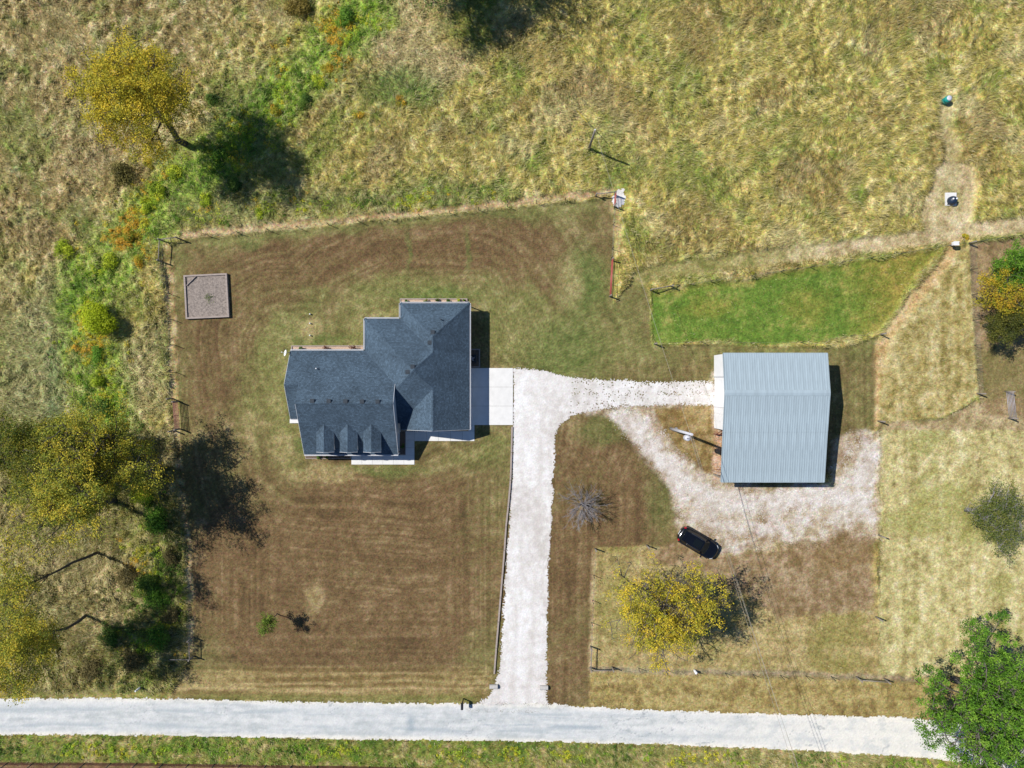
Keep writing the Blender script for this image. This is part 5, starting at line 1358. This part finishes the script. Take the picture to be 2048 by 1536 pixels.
P2 = upole(1341, 857, 8.9, 'tall pale utility pole with a grey transformer beside the shed', .16)
mb = MB(); mb.lathe([(.05,-.02),(.26,0),(.28,.08),(.28,.78),(.24,.86),(.06,.92)], (.02,-.46,6.5), 18); tf = mb.build('transformer', M_TRANSF, P2)
for s in (-.1, .1):
    mb = MB(); mb.lathe([(.05,0),(.06,.05),(.035,.1),(.055,.15),(.02,.25)], (.02+s,-.46,7.36), 8); mb.build('bushing', M_GREYGATE, tf)
mb = MB(); mb.box((0,-.2,6.75),(.10,.2,.1)); mb.box((0,-.2,7.1),(.10,.2,.1)); mb.build('bracket', M_DKMETAL, P2)
mb = MB(); mb.beam((-.1,.35,8.3),(.1,-.6,8.3),.1,.1); mb.build('cross_arm', M_WOOD, P2)
mb = MB(); mb.box((.22,.05,1.6),(.16,.3,.5)); mb.build('meter_box', M_GREYGATE, P2)
mb = MB(); mb.tube([(.18,.0,.2),(.16,.0,7.5)],.03,6); mb.build('conduit', M_GREYGATE, P2)
P3 = upole(1580, 1600, 9.0, 'wooden utility pole south of the road', .16)
def cable(label, a, b, sag, r=.014):
    a = Vector(a); b = Vector(b); root = tag(empty('power_line', a, 0), label, 'cable')
    mb = MB(); pts = []
    for t in np.linspace(0, 1, 17): p = (b-a)*t; p.z -= sag*4*t*(1-t); pts.append(p)
    mb.tube(pts, r, 5, caps=False); mb.build('strand', M_CABLE, root)
cable('thin service wire between the meadow pole and the transformer pole', P1.location + Vector((0,0,5.95)), P2.location + Vector((0,0,8.3)), .5, .013)
cable('upper overhead wire from the transformer pole over the pen', P2.location + Vector((0,0,8.9)), P3.location + Vector((0,0,9.0)), .9)
cable('middle overhead wire from the transformer pole over the pen', P2.location + Vector((.1,-.6,8.35)), P3.location + Vector((-.2,-.1,8.3)), 1.0)
cable('lower overhead wire from the transformer pole over the pen', P2.location + Vector((-.1,.33,8.3)), P3.location + Vector((.25,.1,8.2)), 1.1)

# ------------------------------------------------------------------ small things
mbx = empty('mailbox', G(926.5,1397), 0, 'black mailbox on a post arm at the road edge left of the driveway', 'mailbox')
mb = MB(); mb.box((0,0,.55),(.1,.1,1.25)); mb.box((-.04,-.18,1.0),(.09,.55,.08)); mb.build('post', M_BLACK, mbx)
mb = MB(); L = .6; prof = [(-.13,0),(.13,0)] + [(.13*math.cos(t), .16+.11*math.sin(t)) for t in np.linspace(0, math.pi, 9)]
for y0_, y1_ in ((-.62,.0),):
    n = len(prof)
    mb.poly([(x-.05,y0_,1.06+z) for x, z in prof][::-1]); mb.poly([(x-.05,y1_,1.06+z) for x, z in prof])
    for k in range(n):
        a_, b_ = prof[k], prof[(k+1) % n]; mb.poly([(a_[0]-.05,y0_,1.06+a_[1]),(b_[0]-.05,y0_,1.06+b_[1]),(b_[0]-.05,y1_,1.06+b_[1]),(a_[0]-.05,y1_,1.06+a_[1])])
mb.build('box', M_BLACK, mbx); mb = MB(); mb.box((.09,-.2,1.3),(.012,.05,.2)); mb.build('flag', M_REDGATE, mbx)
def culvert(px, py, label, d):
    p = G(px, py); r = empty('culvert_pipe', p, 0, label, 'pipe')
    mb = MB(); n = 16; pts0 = [( -.6*d, .24*math.cos(2*math.pi*k/n), .18+.24*math.sin(2*math.pi*k/n)) for k in range(n)]; pts1 = [(.25*d, y, z) for _, y, z in pts0]
    for k in range(n): mb.poly([pts0[k], pts0[(k+1)%n], pts1[(k+1)%n], pts1[k]], 0, True)
    mb.build('pipe', M_CONCG, r); mb = MB(); mb.poly([(.2*d, y*.9, .18+(z-.18)*.9) for _, y, z in pts0]); mb.build('bore', M_BLACK, r)
culvert(1091, 1374, 'culvert pipe end on the right side of the driveway mouth', 1)
culvert(984, 1372, 'culvert pipe end on the left side of the driveway mouth', -1)
tb = empty('teal_tank', G(1887,204), 0, 'teal plastic drum standing at the end of the meadow path', 'drum')
mb = MB(); mb.lathe([(.30,0),(.33,.03),(.33,.35),(.345,.37),(.33,.39),(.33,.68),(.345,.70),(.33,.72),(.31,.98),(.26,1.02)], (0,0,0), 20); mb.build('barrel', M_TEAL, tb)
mb = MB(); mb.lathe([(.27,0),(.27,.03),(.1,.05)], (0,0,1.02), 20); mb.build('lid', M_TRANSF, tb)
pad = empty('septic_pad', G(1900,399), 0, 'square pale concrete pad in the mown ring', 'pad')
mb = MB(); mb.box((0,0,.08),(1.15,1.35,.2)); mb.build('slab', M_CONC, pad); mb = MB(); mb.box((-.25,-.55,.19),(.3,.12,.03)); mb.build('lifting_lug', M_DKMETAL, pad)
sp = empty('septic_cover', G(1899,403) + Vector((.05,0,.18)), 0, 'dark blue pump cover with two white caps on the concrete pad', 'pump cover')
mb = MB(); mb.lathe([(.44,0),(.46,.05),(.44,.35),(.36,.55),(.2,.64),(.05,.66)], (0,0,0), 20); mb.build('dome', M_NAVY, sp)
for x, y in ((-.14,.08),(.22,.1)):
    mb = MB(); mb.lathe([(.09,0),(.1,.04),(.08,.1),(.02,.12)], (x,y,.60), 12); mb.build('cap', M_WHITE, sp)
fb = empty('feed_box', G(1899,491), 0, 'small white box on a post at the gap in the plot fence', 'box')
mb = MB(); mb.box((0,0,.4),(.1,.1,.9)); mb.build('post', M_WOOD, fb); mb = MB(); mb.box((0,0,.98),(.55,.34,.34)); mb.poly([(-.3,-.2,1.16),(.3,-.2,1.16),(.3,.2,1.2),(-.3,.2,1.2)]); mb.build('box', M_WHITE, fb)
wm = empty('marker_post', G(285,1371), 0, 'white marker post in the verge below the brush', 'post')
mb = MB(); mb.tube([(0,0,-.2),(0,0,1.3)],.09,10); mb.build('tube', M_WHITE, wm); mb = MB(); mb.lathe([(.1,0),(.1,.1),(.06,.16)], (0,0,1.28), 10); mb.build('cap', M_WHITE, wm)
wm = empty('vent_post', G(1388.5,1340), 0, 'short fat white post on the fence below the yellow tree', 'post')
mb = MB(); mb.tube([(0,0,-.2),(0,0,.75)],.13,12); mb.build('tube', M_WHITE, wm); mb = MB(); mb.lathe([(.15,0),(.15,.06),(.08,.12)], (0,0,.74), 12); mb.build('cap', M_WHITE, wm)
